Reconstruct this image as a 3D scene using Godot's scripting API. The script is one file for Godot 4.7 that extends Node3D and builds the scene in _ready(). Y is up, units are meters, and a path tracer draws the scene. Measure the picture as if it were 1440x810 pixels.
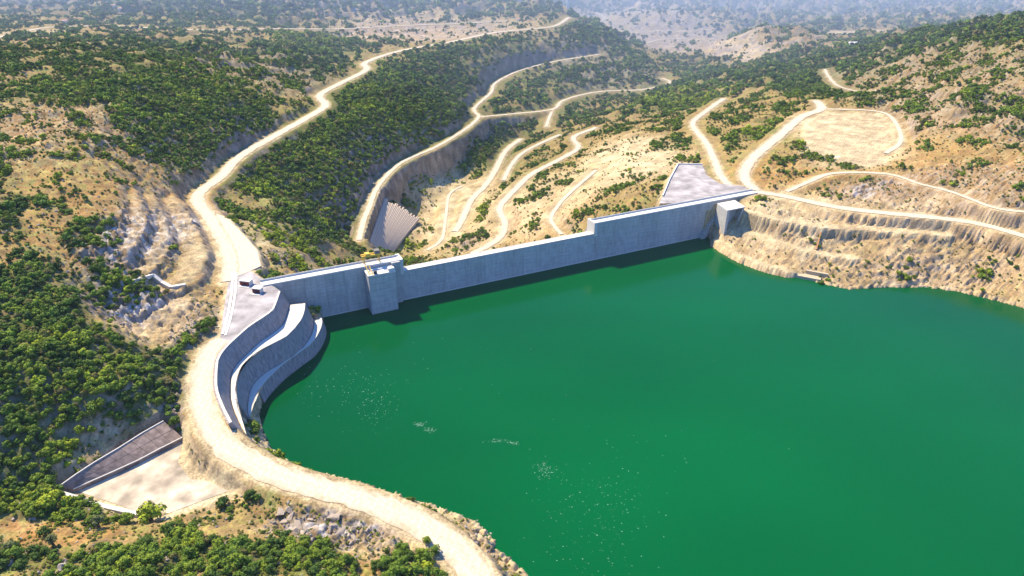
extends Node3D
# A concrete gravity dam between two dry Mediterranean hillsides, seen from the air over its green reservoir.
# Distances come from the ground: a pixel and a height above the water give a point (un()).

const CAM_H := 220.0
const FPX := 960.0
const PITCH := 0.47594      # camera looks down by this angle
const CREST := 29.5         # crest height above the water

var rng := RandomNumberGenerator.new()
var taken := {}
var mats := {}

# ---------------------------------------------------------------- camera geometry
func un(px: float, py: float, h: float) -> Vector3:
	var u := (px - 720.0) / FPX
	var v := (py - 405.0) / FPX
	var d := Vector3(u, -(sin(PITCH) + v * cos(PITCH)), -(cos(PITCH) - v * sin(PITCH)))
	var t := (h - CAM_H) / d.y
	return Vector3(d.x * t, h, d.z * t)

func to_px(p: Vector3) -> Vector2:
	var y := p.y - CAM_H
	var fw := -p.z * cos(PITCH) - y * sin(PITCH)
	var up := y * cos(PITCH) - p.z * sin(PITCH)
	return Vector2(720.0 + FPX * p.x / fw, 405.0 - FPX * up / fw)

func hit(px: float, py: float) -> Vector3:      # where the sight line of a pixel meets the ground
	var u := (px - 720.0) / FPX
	var v := (py - 405.0) / FPX
	var dir := Vector3(u, -(sin(PITCH) + v * cos(PITCH)), -(cos(PITCH) - v * sin(PITCH)))
	var d := 100.0
	var last := d
	while d < 5500.0:
		var p := Vector3(0, CAM_H, 0) + dir * (d / -dir.z)
		if p.y < base_at(p.x, d):
			break
		last = d
		d *= 1.01
	for k in 8:
		var m := (last + d) * 0.5
		var p2 := Vector3(0, CAM_H, 0) + dir * (m / -dir.z)
		if p2.y < base_at(p2.x, m):
			d = m
		else:
			last = m
	var q := Vector3(0, CAM_H, 0) + dir * (d / -dir.z)
	q.y = base_at(q.x, d)
	return q

# ---------------------------------------------------------------- naming
func numbered(called: String) -> String:
	var n: int = taken.get(called, -1) + 1
	taken[called] = n
	return called if n == 0 else "%s_%03d" % [called, n]

func tag(o: Node, label: String, category: String, group := "", kind := "") -> void:
	if label: o.set_meta("label", label)
	if category: o.set_meta("category", category)
	if group: o.set_meta("group", group)
	if kind: o.set_meta("kind", kind)

func base(called: String, at: Vector3, label: String, category: String, group := "") -> Node3D:
	var o := Node3D.new()
	o.name = numbered(called)
	add_child(o)
	o.position = at
	tag(o, label, category, group)
	return o

func part(called: String, mesh: Mesh, m: Material, parent: Node, at := Vector3.ZERO) -> MeshInstance3D:
	var o := MeshInstance3D.new()
	o.name = called
	o.mesh = mesh
	o.material_override = m
	parent.add_child(o, true)
	o.position = at
	return o

func top(called: String, mesh: Mesh, m: Material) -> MeshInstance3D:
	var o := MeshInstance3D.new()
	o.name = numbered(called)
	o.mesh = mesh
	o.material_override = m
	add_child(o)
	return o

# ---------------------------------------------------------------- materials
func noise_tex(freq: float, oct: int, lo: float, hi: float, seed_: int, normal := false, strength := 4.0, size := 512) -> NoiseTexture2D:
	var n := FastNoiseLite.new()
	n.noise_type = FastNoiseLite.TYPE_SIMPLEX_SMOOTH
	n.seed = seed_
	n.frequency = freq
	n.fractal_octaves = oct
	var t := NoiseTexture2D.new()
	t.width = size
	t.height = size
	t.seamless = true
	t.noise = n
	if normal:
		t.as_normal_map = true
		t.bump_strength = strength
	else:
		var g := Gradient.new()
		g.set_color(0, Color(lo, lo, lo))
		g.set_color(1, Color(hi, hi, hi))
		t.color_ramp = g
	return t

func lin(r: float, g: float, b: float) -> Color:
	return Color(r, g, b).linear_to_srgb()

func mat(called: String, c: Color, rough := 0.95) -> StandardMaterial3D:
	var m := StandardMaterial3D.new()
	m.resource_name = called
	m.albedo_color = c
	m.roughness = rough
	m.metallic_specular = 0.25
	mats[called] = m
	return m

func grainy(called: String, c: Color, tex: Texture2D, scale: Vector3, nrm: Texture2D = null, ns := 0.5, rough := 0.95) -> StandardMaterial3D:
	var m := mat(called, c, rough)
	m.albedo_texture = tex
	m.uv1_triplanar = true
	m.uv1_world_triplanar = true
	m.uv1_scale = scale
	if nrm:
		m.normal_enabled = true
		m.normal_texture = nrm
		m.normal_scale = ns
	return m

# ---------------------------------------------------------------- mesh helpers
func st_new() -> SurfaceTool:
	var st := SurfaceTool.new()
	st.begin(Mesh.PRIMITIVE_TRIANGLES)
	st.set_smooth_group(-1)
	return st

func quad(st: SurfaceTool, a: Vector3, b: Vector3, c: Vector3, d: Vector3) -> void:
	for p in [a, b, c, a, c, d]:
		st.add_vertex(p)

func done(st: SurfaceTool) -> ArrayMesh:
	st.generate_normals()
	return st.commit()

# a solid between a bottom ring and a top ring (same number of points, clockwise seen from above)
func prism(st: SurfaceTool, lower: Array, upper: Array) -> void:
	var n := lower.size()
	for i in n:
		var j := (i + 1) % n
		quad(st, lower[i], upper[i], upper[j], lower[j])
	for i in range(1, n - 1):
		for p in [upper[0], upper[i + 1], upper[i]]:
			st.add_vertex(p)
		for p in [lower[0], lower[i], lower[i + 1]]:
			st.add_vertex(p)

func ring(o: Vector3, ax: Vector3, az: Vector3, x0: float, x1: float, z0: float, z1: float, y: float) -> Array:
	var u := Vector3.UP * y
	return [o + ax * x0 + az * z0 + u, o + ax * x1 + az * z0 + u, o + ax * x1 + az * z1 + u, o + ax * x0 + az * z1 + u]

func obox(st: SurfaceTool, o: Vector3, ax: Vector3, az: Vector3, x0: float, x1: float, z0: float, z1: float, y0: float, y1: float, batter := 0.0) -> void:
	prism(st, ring(o, ax, az, x0 - batter, x1 + batter, z0 - batter, z1 + batter, y0), ring(o, ax, az, x0, x1, z0, z1, y1))

func box_mesh(o: Vector3, ax: Vector3, az: Vector3, x0: float, x1: float, z0: float, z1: float, y0: float, y1: float, batter := 0.0) -> ArrayMesh:
	var st := st_new()
	obox(st, o, ax, az, x0, x1, z0, z1, y0, y1, batter)
	return done(st)

func beam(st: SurfaceTool, a: Vector3, b: Vector3, w: float) -> void:
	var f := (b - a).normalized()
	var s := f.cross(Vector3.UP if absf(f.y) < 0.9 else Vector3.RIGHT).normalized() * w * 0.5
	var t := s.cross(f).normalized() * w * 0.5
	prism(st, [a - s - t, a + s - t, a + s + t, a - s + t], [b - s - t, b + s - t, b + s + t, b - s + t])

# ---------------------------------------------------------------- the ground: base heights
const U0 := -1.5
const U1 := 1.5
const NU := 190
const V0 := 4.2
const V1 := 8.8
const NV := 230
var bh := PackedFloat32Array()
var f_veg := PackedFloat32Array()
var f_pale := PackedFloat32Array()
var f_ochre := PackedFloat32Array()
var f_grey := PackedFloat32Array()
var f_lush := PackedFloat32Array()
var f_rough := PackedFloat32Array()
var f_calm := PackedFloat32Array()
var f_quarry := PackedFloat32Array()

func cell(x: float, d: float) -> Vector3:       # column, row and validity in the coarse grids
	return Vector3((x / d - U0) / (U1 - U0) * (NU - 1), (log(d) - V0) / (V1 - V0) * (NV - 1), 0)

func look(f: PackedFloat32Array, x: float, d: float) -> float:
	var a := clampf((x / d - U0) / (U1 - U0) * (NU - 1), 0.0, NU - 1.001)
	var b := clampf((log(d) - V0) / (V1 - V0) * (NV - 1), 0.0, NV - 1.001)
	var i := int(a)
	var j := int(b)
	a -= i
	b -= j
	var k := j * NU + i
	return (f[k] * (1.0 - a) + f[k + 1] * a) * (1.0 - b) + (f[k + NU] * (1.0 - a) + f[k + NU + 1] * a) * b

func base_at(x: float, d: float) -> float:
	return look(bh, x, d)

var roads := []      # dictionaries: name, pts (Vector3 px,py,elev), half, kind
var dam0: Vector3
var dam1: Vector3
var da: Vector3      # along the dam, to the right bank
var dn: Vector3      # downstream

func add_road(called: String, half: float, kind: String, label: String, pts: Array) -> void:
	roads.append({"name": called, "half": half, "kind": kind, "pts": pts, "label": label})

func list_roads() -> void:
	add_road("road", 5.2, "road", "wide pale dirt road climbing the left bank behind the dam", [
		Vector3(322, 396, 29.4), Vector3(324, 365, 29.4), Vector3(312, 335, 29.5), Vector3(292, 302, 29.8), Vector3(278, 282, 30), Vector3(285, 267, 30), Vector3(310, 249, 30.5), Vector3(337, 221, 31), Vector3(387, 191, 33), Vector3(430, 167, 34), Vector3(457, 149, 36), Vector3(450, 134, 37), Vector3(480, 117, 39), Vector3(515, 99, 41), Vector3(515, 88, 42), Vector3(563, 72, 43), Vector3(630, 60, 44), Vector3(693, 47, 45), Vector3(740, 42, 45), Vector3(780, 37, 45), Vector3(800, 25, 45)])
	add_road("road", 5.8, "road", "broad cream dirt road curving along the near shore", [
		Vector3(315, 478, 29.2), Vector3(298, 492, 29), Vector3(288, 520, 28.6), Vector3(286, 560, 27.8), Vector3(298, 600, 26.5), Vector3(325, 632, 25), Vector3(365, 657, 23.4), Vector3(420, 678, 21.6), Vector3(480, 694, 20), Vector3(540, 714, 18), Vector3(590, 737, 16.5), Vector3(630, 764, 15.2), Vector3(665, 802, 14.4), Vector3(690, 840, 14), Vector3(705, 880, 14)])
	add_road("road", 2.8, "road", "narrow dirt road following the gorge wall below the left road", [
		Vector3(505, 338, -31), Vector3(511, 312, -28), Vector3(520, 290, -25.5), Vector3(532, 262, -23), Vector3(563, 230, -20), Vector3(613, 207, -18), Vector3(653, 183, -16), Vector3(673, 165, -14), Vector3(667, 153, -12), Vector3(690, 131, -8), Vector3(697, 117, -5), Vector3(730, 100, -1), Vector3(780, 87, 2), Vector3(842, 77, 4)])
	add_road("road", 2.8, "road", "dirt road branching across the valley towards the far quarries", [
		Vector3(673, 165, -14), Vector3(727, 160, -20), Vector3(777, 154, -24), Vector3(790, 143, -26), Vector3(813, 135, -27), Vector3(847, 129, -28), Vector3(897, 127, -28), Vector3(927, 122, -28), Vector3(942, 116, -28), Vector3(932, 111, -28)])
	add_road("road", 2.4, "road", "short dirt spur dropping from the valley road", [
		Vector3(777, 154, -24), Vector3(772, 167, -28), Vector3(768, 179, -31)])
	add_road("road", 3.8, "road", "sandy track winding down into the valley floor", [
		Vector3(732, 196, -44), Vector3(711, 213, -47), Vector3(694, 244, -50), Vector3(680, 264, -52), Vector3(663, 281, -54), Vector3(648, 313, -56), Vector3(639, 326, -57)])
	add_road("road", 2.8, "road", "sandy track on the right valley side between bush rows", [
		Vector3(787, 190, -32), Vector3(758, 203, -34), Vector3(733, 217, -37), Vector3(718, 234, -40), Vector3(708, 254, -43)])
	add_road("road", 3.6, "road", "zigzag sandy track behind the low spillway section", [
		Vector3(838, 180, -16), Vector3(807, 193, -22), Vector3(813, 208, -24), Vector3(790, 223, -27), Vector3(750, 244, -31), Vector3(727, 264, -34), Vector3(703, 292, -38), Vector3(710, 314, -39), Vector3(701, 336, -40), Vector3(664, 358, -43)])
	add_road("road", 1.8, "road", "thin sandy lane across the yellow valley floor", [
		Vector3(650, 262, -54), Vector3(632, 274, -56), Vector3(627, 305, -58), Vector3(621, 337, -60), Vector3(600, 352, -61)])
	add_road("road", 2.0, "road", "faint dirt track on the tan slope above the spillway", [
		Vector3(838, 240, -6), Vector3(803, 270, -10), Vector3(783, 292, -14), Vector3(775, 310, -16), Vector3(790, 330, -14)])
	add_road("road", 3.6, "road", "pale road running from the grey lot away to green fields", [
		Vector3(1025, 262, 29), Vector3(1012, 245, 27.5), Vector3(1004, 224, 25), Vector3(992, 200, 21.5), Vector3(974, 175, 17), Vector3(990, 159, 15), Vector3(1018, 139, 11)])
	add_road("road", 5.0, "road", "wide pale road climbing from the dam to the sandy pad", [
		Vector3(1062, 268, 29.4), Vector3(1046, 250, 30), Vector3(1052, 232, 31.5), Vector3(1068, 214, 33.5), Vector3(1095, 192, 36), Vector3(1127, 165, 39), Vector3(1154, 154, 40.5), Vector3(1148, 142, 42)])
	add_road("road", 2.4, "road", "dirt lane round the far edge of the sandy pad", [
		Vector3(1154, 154, 40.5), Vector3(1210, 155, 41), Vector3(1245, 160, 41), Vector3(1262, 178, 41), Vector3(1266, 200, 40.6), Vector3(1245, 216, 40.2)])
	add_road("road", 4.4, "road", "pale dirt road leaving the dam along the right bank", [
		Vector3(1062, 270, 29.4), Vector3(1090, 274, 29.5), Vector3(1112, 278, 29.6), Vector3(1173, 291, 30), Vector3(1237, 299, 30.3), Vector3(1310, 306, 30.5), Vector3(1377, 315, 30.5), Vector3(1440, 332, 30.5), Vector3(1520, 352, 30.5)])
	add_road("road", 2.2, "road", "narrow track above the grey rock cut on the right bank", [
		Vector3(1106, 270, 30), Vector3(1135, 257, 34), Vector3(1173, 244, 38), Vector3(1247, 245, 40), Vector3(1293, 259, 40.5), Vector3(1337, 270, 40.5), Vector3(1400, 293, 40), Vector3(1440, 298, 40), Vector3(1500, 306, 40)])
	add_road("road", 4.6, "road", "far pale road along the plateau edge above the left hillside", [
		Vector3(-40, 62, 84), Vector3(20, 48, 82), Vector3(70, 39, 76), Vector3(150, 37, 70), Vector3(217, 40, 66), Vector3(293, 43, 62), Vector3(380, 41, 58), Vector3(480, 41, 50), Vector3(560, 37, 44), Vector3(640, 34, 42), Vector3(715, 30, 42)])
	add_road("road", 2.2, "road", "winding footpath on the wooded right-hand hill", [
		Vector3(1160, 98, 34), Vector3(1165, 108, 35), Vector3(1180, 122, 38), Vector3(1215, 130, 42), Vector3(1240, 126, 46)])
	add_road("road", 4.0, "road", "hazy pale road among the far quarries", [
		Vector3(838, 18, -20), Vector3(850, 26, -22), Vector3(842, 36, -22), Vector3(875, 52, -25), Vector3(900, 62, -28), Vector3(930, 56, -28), Vector3(965, 55, -28)])
	for a in [[470, 640, 47, 43, 38], [490, 630, 54, 50, 40], [930, 1010, 66, 64, -30], [940, 1000, 74, 72, -28], [955, 1020, 57, 55, -26], [880, 960, 47, 44, -24], [1195, 1250, 45, 45, 12], [870, 940, 18, 14, 6]]:
		add_road("bench", 6.0, "bench", "", [Vector3(a[0], a[2], a[4]), Vector3((a[0] + a[1]) * 0.5, (a[2] + a[3]) * 0.5 - 1.0, a[4]), Vector3(a[1], a[3], a[4])])
	# benches: cut into the slope, drawn as ground only
	add_road("bench", 1.6, "bench", "", [Vector3(192, 270, 58), Vector3(196, 300, 57), Vector3(190, 322, 56), Vector3(178, 345, 55)])
	add_road("bench", 1.9, "bench", "", [Vector3(213, 275, 50), Vector3(229, 310, 48), Vector3(227, 335, 47), Vector3(213, 362, 46), Vector3(200, 378, 45)])
	add_road("bench", 4.4, "bench", "", [Vector3(243, 280, 41), Vector3(262, 320, 40), Vector3(272, 355, 39), Vector3(255, 392, 38), Vector3(235, 400, 37.5)])
	add_road("bench", 4.0, "bench", "", [Vector3(250, 425, 34), Vector3(225, 447, 33), Vector3(210, 465, 32)])
	add_road("ledge", 3.4, "ledge", "", [Vector3(1050, 297, 25.5), Vector3(1090, 306, 25), Vector3(1145, 316, 24), Vector3(1240, 322, 23.5), Vector3(1330, 329, 23.5)])
	add_road("ledge", 2.6, "ledge", "", [Vector3(1016, 316, 13.5), Vector3(1067, 330, 13), Vector3(1100, 343, 12), Vector3(1142, 353, 11.5), Vector3(1200, 362, 11)])
	add_road("ledge", 1.8, "ledge", "", [Vector3(1008, 338, 4.6), Vector3(1040, 357, 4.2), Vector3(1080, 373, 4), Vector3(1110, 381, 3.6)])

var shore_px := [
	Vector2(1000, 344), Vector2(1014, 354), Vector2(1030, 365), Vector2(1050, 374), Vector2(1072, 381), Vector2(1100, 388), Vector2(1130, 392), Vector2(1165, 401), Vector2(1195, 407), Vector2(1225, 405), Vector2(1262, 404), Vector2(1300, 404), Vector2(1345, 410), Vector2(1390, 420), Vector2(1440, 433), Vector2(1540, 458)]
var shore2_px := [
	Vector2(376, 553), Vector2(368, 565), Vector2(364, 585), Vector2(368, 605), Vector2(378, 628), Vector2(402, 650), Vector2(440, 668), Vector2(470, 672), Vector2(520, 688), Vector2(560, 698), Vector2(605, 712), Vector2(645, 726), Vector2(672, 738), Vector2(690, 752), Vector2(700, 768), Vector2(718, 790), Vector2(742, 812), Vector2(760, 850)]

func controls() -> Array:        # Vector3(px, py, height above the water)
	return [
	# left hillside above the road
	Vector3(-60, 420, 62), Vector3(0, 400, 60), Vector3(0, 330, 68), Vector3(0, 250, 76), Vector3(0, 190, 84), Vector3(0, 130, 90), Vector3(0, 80, 92), Vector3(-80, 200, 90), Vector3(-80, 100, 98),
	Vector3(70, 400, 58), Vector3(100, 350, 58), Vector3(90, 280, 68), Vector3(130, 300, 63), Vector3(60, 180, 86), Vector3(120, 220, 76), Vector3(160, 260, 66), Vector3(180, 215, 66), Vector3(150, 150, 82), Vector3(120, 110, 88), Vector3(120, 70, 84),
	Vector3(220, 240, 54), Vector3(240, 200, 56), Vector3(270, 240, 41), Vector3(200, 170, 72), Vector3(210, 120, 78), Vector3(270, 160, 62), Vector3(300, 190, 50), Vector3(320, 165, 56), Vector3(360, 165, 46), Vector3(300, 120, 68), Vector3(350, 110, 62), Vector3(400, 130, 50), Vector3(420, 110, 50), Vector3(350, 75, 62), Vector3(250, 70, 72), Vector3(440, 70, 50), Vector3(480, 90, 44), Vector3(490, 60, 46), Vector3(420, 55, 56),
	# the wooded hill at lower left
	Vector3(-40, 560, 52), Vector3(0, 480, 56), Vector3(0, 560, 48), Vector3(0, 620, 38), Vector3(70, 480, 52), Vector3(80, 540, 46), Vector3(130, 440, 50), Vector3(150, 500, 45), Vector3(150, 560, 40), Vector3(200, 500, 38), Vector3(200, 560, 34), Vector3(245, 500, 30), Vector3(250, 550, 29), Vector3(230, 575, 27), Vector3(240, 590, 25), Vector3(100, 600, 33), Vector3(50, 640, 32), Vector3(20, 680, 27), Vector3(180, 600, 27), Vector3(120, 640, 24), Vector3(150, 625, 25), Vector3(180, 400, 47), Vector3(180, 440, 38), Vector3(160, 425, 42), Vector3(215, 415, 40), Vector3(285, 440, 31), Vector3(280, 400, 32), Vector3(300, 370, 31),
	# near foreground
	Vector3(60, 705, 24), Vector3(0, 740, 27), Vector3(90, 750, 27), Vector3(0, 800, 33), Vector3(150, 730, 22), Vector3(200, 760, 26), Vector3(100, 810, 36), Vector3(300, 740, 23), Vector3(300, 800, 32), Vector3(420, 770, 27), Vector3(450, 820, 32), Vector3(380, 715, 20), Vector3(450, 712, 20), Vector3(520, 725, 19), Vector3(560, 770, 18), Vector3(600, 800, 17), Vector3(550, 830, 24), Vector3(300, 690, 18), Vector3(340, 700, 19), Vector3(-60, 700, 34), Vector3(0, 900, 42), Vector3(300, 920, 40), Vector3(600, 920, 24), Vector3(270, 630, 22), Vector3(262, 650, 19),
	# slope from the left road down to the gorge
	Vector3(330, 275, 22), Vector3(370, 320, 18), Vector3(400, 365, 14), Vector3(420, 380, 10), Vector3(390, 300, 10), Vector3(430, 340, -4), Vector3(460, 360, -18), Vector3(440, 300, -4), Vector3(480, 340, -34), Vector3(495, 358, -52), Vector3(490, 300, -25), Vector3(350, 235, 25), Vector3(400, 240, 16), Vector3(450, 250, 6), Vector3(490, 250, -4), Vector3(505, 270, -19), Vector3(420, 200, 24), Vector3(460, 200, 20), Vector3(500, 200, 12), Vector3(525, 215, 0), Vector3(535, 240, -19), Vector3(480, 160, 28), Vector3(520, 150, 24), Vector3(560, 160, 16), Vector3(570, 200, -4), Vector3(550, 115, 34), Vector3(600, 130, 22), Vector3(620, 170, 2), Vector3(650, 140, 6), Vector3(600, 90, 38), Vector3(660, 80, 36), Vector3(700, 70, 36), Vector3(680, 100, 20), Vector3(730, 75, 26), Vector3(760, 60, 34), Vector3(800, 50, 36), Vector3(770, 75, 14), Vector3(830, 55, 30), Vector3(870, 55, 18), Vector3(840, 68, 12), Vector3(890, 70, -4),
	Vector3(720, 130, -6), Vector3(770, 110, -6), Vector3(830, 95, -4), Vector3(880, 90, -8), Vector3(910, 105, -18), Vector3(800, 125, -16), Vector3(730, 150, -14),
	# river channel and valley floor
	Vector3(590, 260, -44), Vector3(560, 290, -56), Vector3(575, 310, -60), Vector3(630, 235, -50), Vector3(680, 205, -46), Vector3(740, 180, -38), Vector3(700, 180, -30), Vector3(640, 210, -32), Vector3(580, 340, -62), Vector3(560, 362, -64), Vector3(600, 320, -60), Vector3(610, 250, -50), Vector3(780, 172, -34), Vector3(830, 155, -30), Vector3(880, 142, -27), Vector3(525, 345, -58), Vector3(540, 330, -54),
	# right valley side
	Vector3(650, 345, -54), Vector3(690, 320, -42), Vector3(740, 320, -22), Vector3(740, 285, -24), Vector3(770, 265, -20), Vector3(800, 300, -6), Vector3(830, 290, 2), Vector3(850, 250, 2), Vector3(830, 225, -10), Vector3(870, 280, 12), Vector3(900, 260, 14), Vector3(880, 230, 8), Vector3(900, 205, 8), Vector3(940, 200, 12), Vector3(930, 225, 15), Vector3(940, 270, 22), Vector3(920, 285, 19), Vector3(870, 190, -4), Vector3(940, 165, 2), Vector3(960, 205, 16), Vector3(970, 220, 22), Vector3(940, 140, -8), Vector3(890, 160, -12), Vector3(1000, 120, -6), Vector3(960, 115, -16), Vector3(1050, 110, 10), Vector3(1040, 150, 16), Vector3(1040, 190, 24), Vector3(1025, 225, 26), Vector3(1080, 160, 28), Vector3(1100, 130, 26), Vector3(1090, 235, 33), Vector3(1130, 240, 36), Vector3(1130, 210, 39), Vector3(1060, 80, -2), Vector3(1120, 80, 12),
	# right hills
	Vector3(1190, 195, 40), Vector3(1230, 200, 40), Vector3(1190, 230, 38), Vector3(1280, 200, 45), Vector3(1320, 230, 48), Vector3(1380, 250, 48), Vector3(1440, 270, 48), Vector3(1440, 200, 62), Vector3(1300, 160, 57), Vector3(1340, 190, 56), Vector3(1240, 140, 48), Vector3(1360, 130, 68), Vector3(1440, 140, 76), Vector3(1440, 90, 88), Vector3(1200, 110, 42), Vector3(1180, 80, 30), Vector3(1260, 90, 60), Vector3(1330, 80, 78), Vector3(1270, 58, 64), Vector3(1340, 45, 84), Vector3(1440, 30, 106), Vector3(1400, 36, 96), Vector3(1520, 150, 84), Vector3(1520, 60, 110), Vector3(1520, 280, 52), Vector3(1560, 20, 120),
	Vector3(1180, 270, 33), Vector3(1270, 280, 34), Vector3(1360, 300, 34),
	# right bank below the road
	Vector3(1060, 300, 25), Vector3(1130, 308, 24), Vector3(1150, 322, 20.5), Vector3(1220, 325, 20.5), Vector3(1300, 335, 21), Vector3(1380, 345, 21), Vector3(1100, 330, 17.5), Vector3(1200, 345, 14.5), Vector3(1300, 365, 12), Vector3(1390, 380, 11), Vector3(1440, 395, 11), Vector3(1240, 380, 7), Vector3(1170, 380, 6), Vector3(1320, 390, 4),
	# far country
	Vector3(600, 50, 40), Vector3(540, 55, 42), Vector3(660, 40, 40), Vector3(560, 25, 36), Vector3(480, 25, 44), Vector3(640, 15, 44), Vector3(720, 15, 40), Vector3(300, 25, 56), Vector3(250, 8, 62), Vector3(400, 10, 62), Vector3(520, 3, 58), Vector3(100, 25, 58), Vector3(0, 25, 60), Vector3(150, 8, 40), Vector3(50, 5, 40),
	Vector3(800, 20, 36), Vector3(850, 30, -22), Vector3(830, 12, -20), Vector3(900, 18, 6), Vector3(950, 25, 0), Vector3(900, 40, -20), Vector3(960, 45, -26), Vector3(940, 70, -30), Vector3(980, 65, -28), Vector3(1000, 85, -24), Vector3(1000, 55, -10), Vector3(1040, 52, 18), Vector3(1030, 75, -8), Vector3(1080, 45, 26), Vector3(1130, 50, 22), Vector3(1160, 60, 16), Vector3(1200, 50, 10), Vector3(1240, 45, 20), Vector3(1020, 30, -40), Vector3(1100, 30, -40), Vector3(1200, 30, -30), Vector3(1300, 25, -10), Vector3(780, 5, 10)]

func fit_ground() -> void:
	var pts := PackedVector2Array()
	var hs := PackedFloat64Array()
	var add := func(p: Vector3) -> void:
		pts.append(Vector2(p.x / -p.z, log(-p.z)))
		hs.append(p.y)
	for c in controls():
		add.call(un(c.x, c.y, c.z))
	for r in roads:
		var last := Vector3.INF
		for c in r.pts:
			var p := un(c.x, c.y, c.z)
			if last == Vector3.INF or p.distance_to(last) > 0.03 * -p.z:
				add.call(p)
				last = p
	for s in shore_px:
		add.call(un(s.x, s.y, 0.0))
	for s in shore2_px:
		add.call(un(s.x, s.y, 0.0))
	# the dam's own ground: gorge floor downstream, lake bed upstream
	for a in [[0.10, 6.0], [0.2, -30.0], [0.3, -56.0], [0.4, -58.0], [0.5, -46.0], [0.6, -28.0], [0.7, -12.0], [0.8, 8.0], [0.9, 22.0]]:
		add.call(dam0.lerp(dam1, a[0]) * Vector3(1, 0, 1) + dn * 34.0 + Vector3.UP * a[1])
	for a in [0.25, 0.4, 0.55, 0.7, 0.82]:
		add.call(dam0.lerp(dam1, a) * Vector3(1, 0, 1) - dn * 14.0 + Vector3.UP * -12.0)
	for a in [Vector3(0, -14, -250), Vector3(60, -14, -330), Vector3(150, -14, -330), Vector3(250, -14, -280), Vector3(60, -14, -180), Vector3(260, -14, -160)]:
		add.call(a)
	# mountains beyond, closing the view
	for k in 9:
		var u := -1.2 + 0.3 * k
		add.call(Vector3(u * 3000.0, 10.0 + 40.0 * sin(k * 2.1), -3000))
		add.call(Vector3(u * 4200.0, 190.0 + 60.0 * sin(k * 1.7), -4200))
		add.call(Vector3(u * 5800.0, 420.0, -5800))
	var n := pts.size()
	var m := n + 3
	var a := []
	for i in n:
		var row := PackedFloat64Array()
		row.resize(m + 1)
		for j in n:
			row[j] = sqrt(pts[i].distance_squared_to(pts[j]) + 0.0016)
		row[i] -= 0.004
		row[n] = 1.0
		row[n + 1] = pts[i].x
		row[n + 2] = pts[i].y
		row[m] = hs[i]
		a.append(row)
	for k in 3:
		var row := PackedFloat64Array()
		row.resize(m + 1)
		for j in n:
			row[j] = 1.0 if k == 0 else (pts[j].x if k == 1 else pts[j].y)
		a.append(row)
	for c in m:
		var best := c
		for r in range(c + 1, m):
			if absf(a[r][c]) > absf(a[best][c]):
				best = r
		if best != c:
			var t = a[c]
			a[c] = a[best]
			a[best] = t
		var prow: PackedFloat64Array = a[c]
		var inv := 1.0 / prow[c]
		for r in range(c + 1, m):
			var row: PackedFloat64Array = a[r]
			var f := row[c] * inv
			if f == 0.0: continue
			for k in range(c, m + 1):
				row[k] -= f * prow[k]
			a[r] = row
	var w := PackedFloat64Array()
	w.resize(m)
	for c in range(m - 1, -1, -1):
		var row: PackedFloat64Array = a[c]
		var s := row[m]
		for k in range(c + 1, m):
			s -= row[k] * w[k]
		w[c] = s / row[c]
	bh.resize(NU * NV)
	for j in NV:
		var y := V0 + (V1 - V0) * j / (NV - 1)
		for i in NU:
			var x := U0 + (U1 - U0) * i / (NU - 1)
			var s := w[n] + w[n + 1] * x + w[n + 2] * y
			for k in n:
				var dx := pts[k].x - x
				var dy := pts[k].y - y
				s += w[k] * sqrt(dx * dx + dy * dy + 0.0016)
			bh[j * NU + i] = s
	print("ground fitted, ", n, " points, ", Time.get_ticks_msec())

# a patch of cover: an ellipse on the ground, found from the picture; mode 0 add, 1 set
func patch(f: PackedFloat32Array, px: float, py: float, rx: float, ry: float, value: float) -> void:
	var c := hit(px, py)
	var d := -c.z
	# the ellipse's axes on a horizontal plane at that height
	var ex := un(px + rx, py, c.y) - c
	var ey := un(px, py + ry, c.y) - c
	var e2 := un(px, maxf(py - ry, -60.0), c.y) - c
	var dmin := d + minf(ey.z, e2.z) * 0.0
	var near_len := absf(ey.z)
	var far_len := minf(absf(e2.z), d * 0.9)
	var i0 := clampi(int(((c.x - absf(ex.x) * 1.7) / d - U0 - 0.12) / (U1 - U0) * (NU - 1)), 0, NU - 1)
	var i1 := clampi(int(((c.x + absf(ex.x) * 1.7) / d - U0 + 0.12) / (U1 - U0) * (NU - 1)) + 1, 0, NU - 1)
	for j in NV:
		var dd := exp(V0 + (V1 - V0) * j / (NV - 1))
		var t := (dd - d) / (far_len if dd > d else near_len)
		if absf(t) > 1.35: continue
		for i in range(i0, i1 + 1):
			var x := (U0 + (U1 - U0) * i / (NU - 1)) * dd
			var s := (x - c.x - ex.z * 0.0) / ex.x
			var r := sqrt(s * s + t * t)
			if r < 1.35:
				var k := j * NU + i
				f[k] = lerpf(f[k], value, 1.0 - smoothstep(0.55, 1.35, r))

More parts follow.
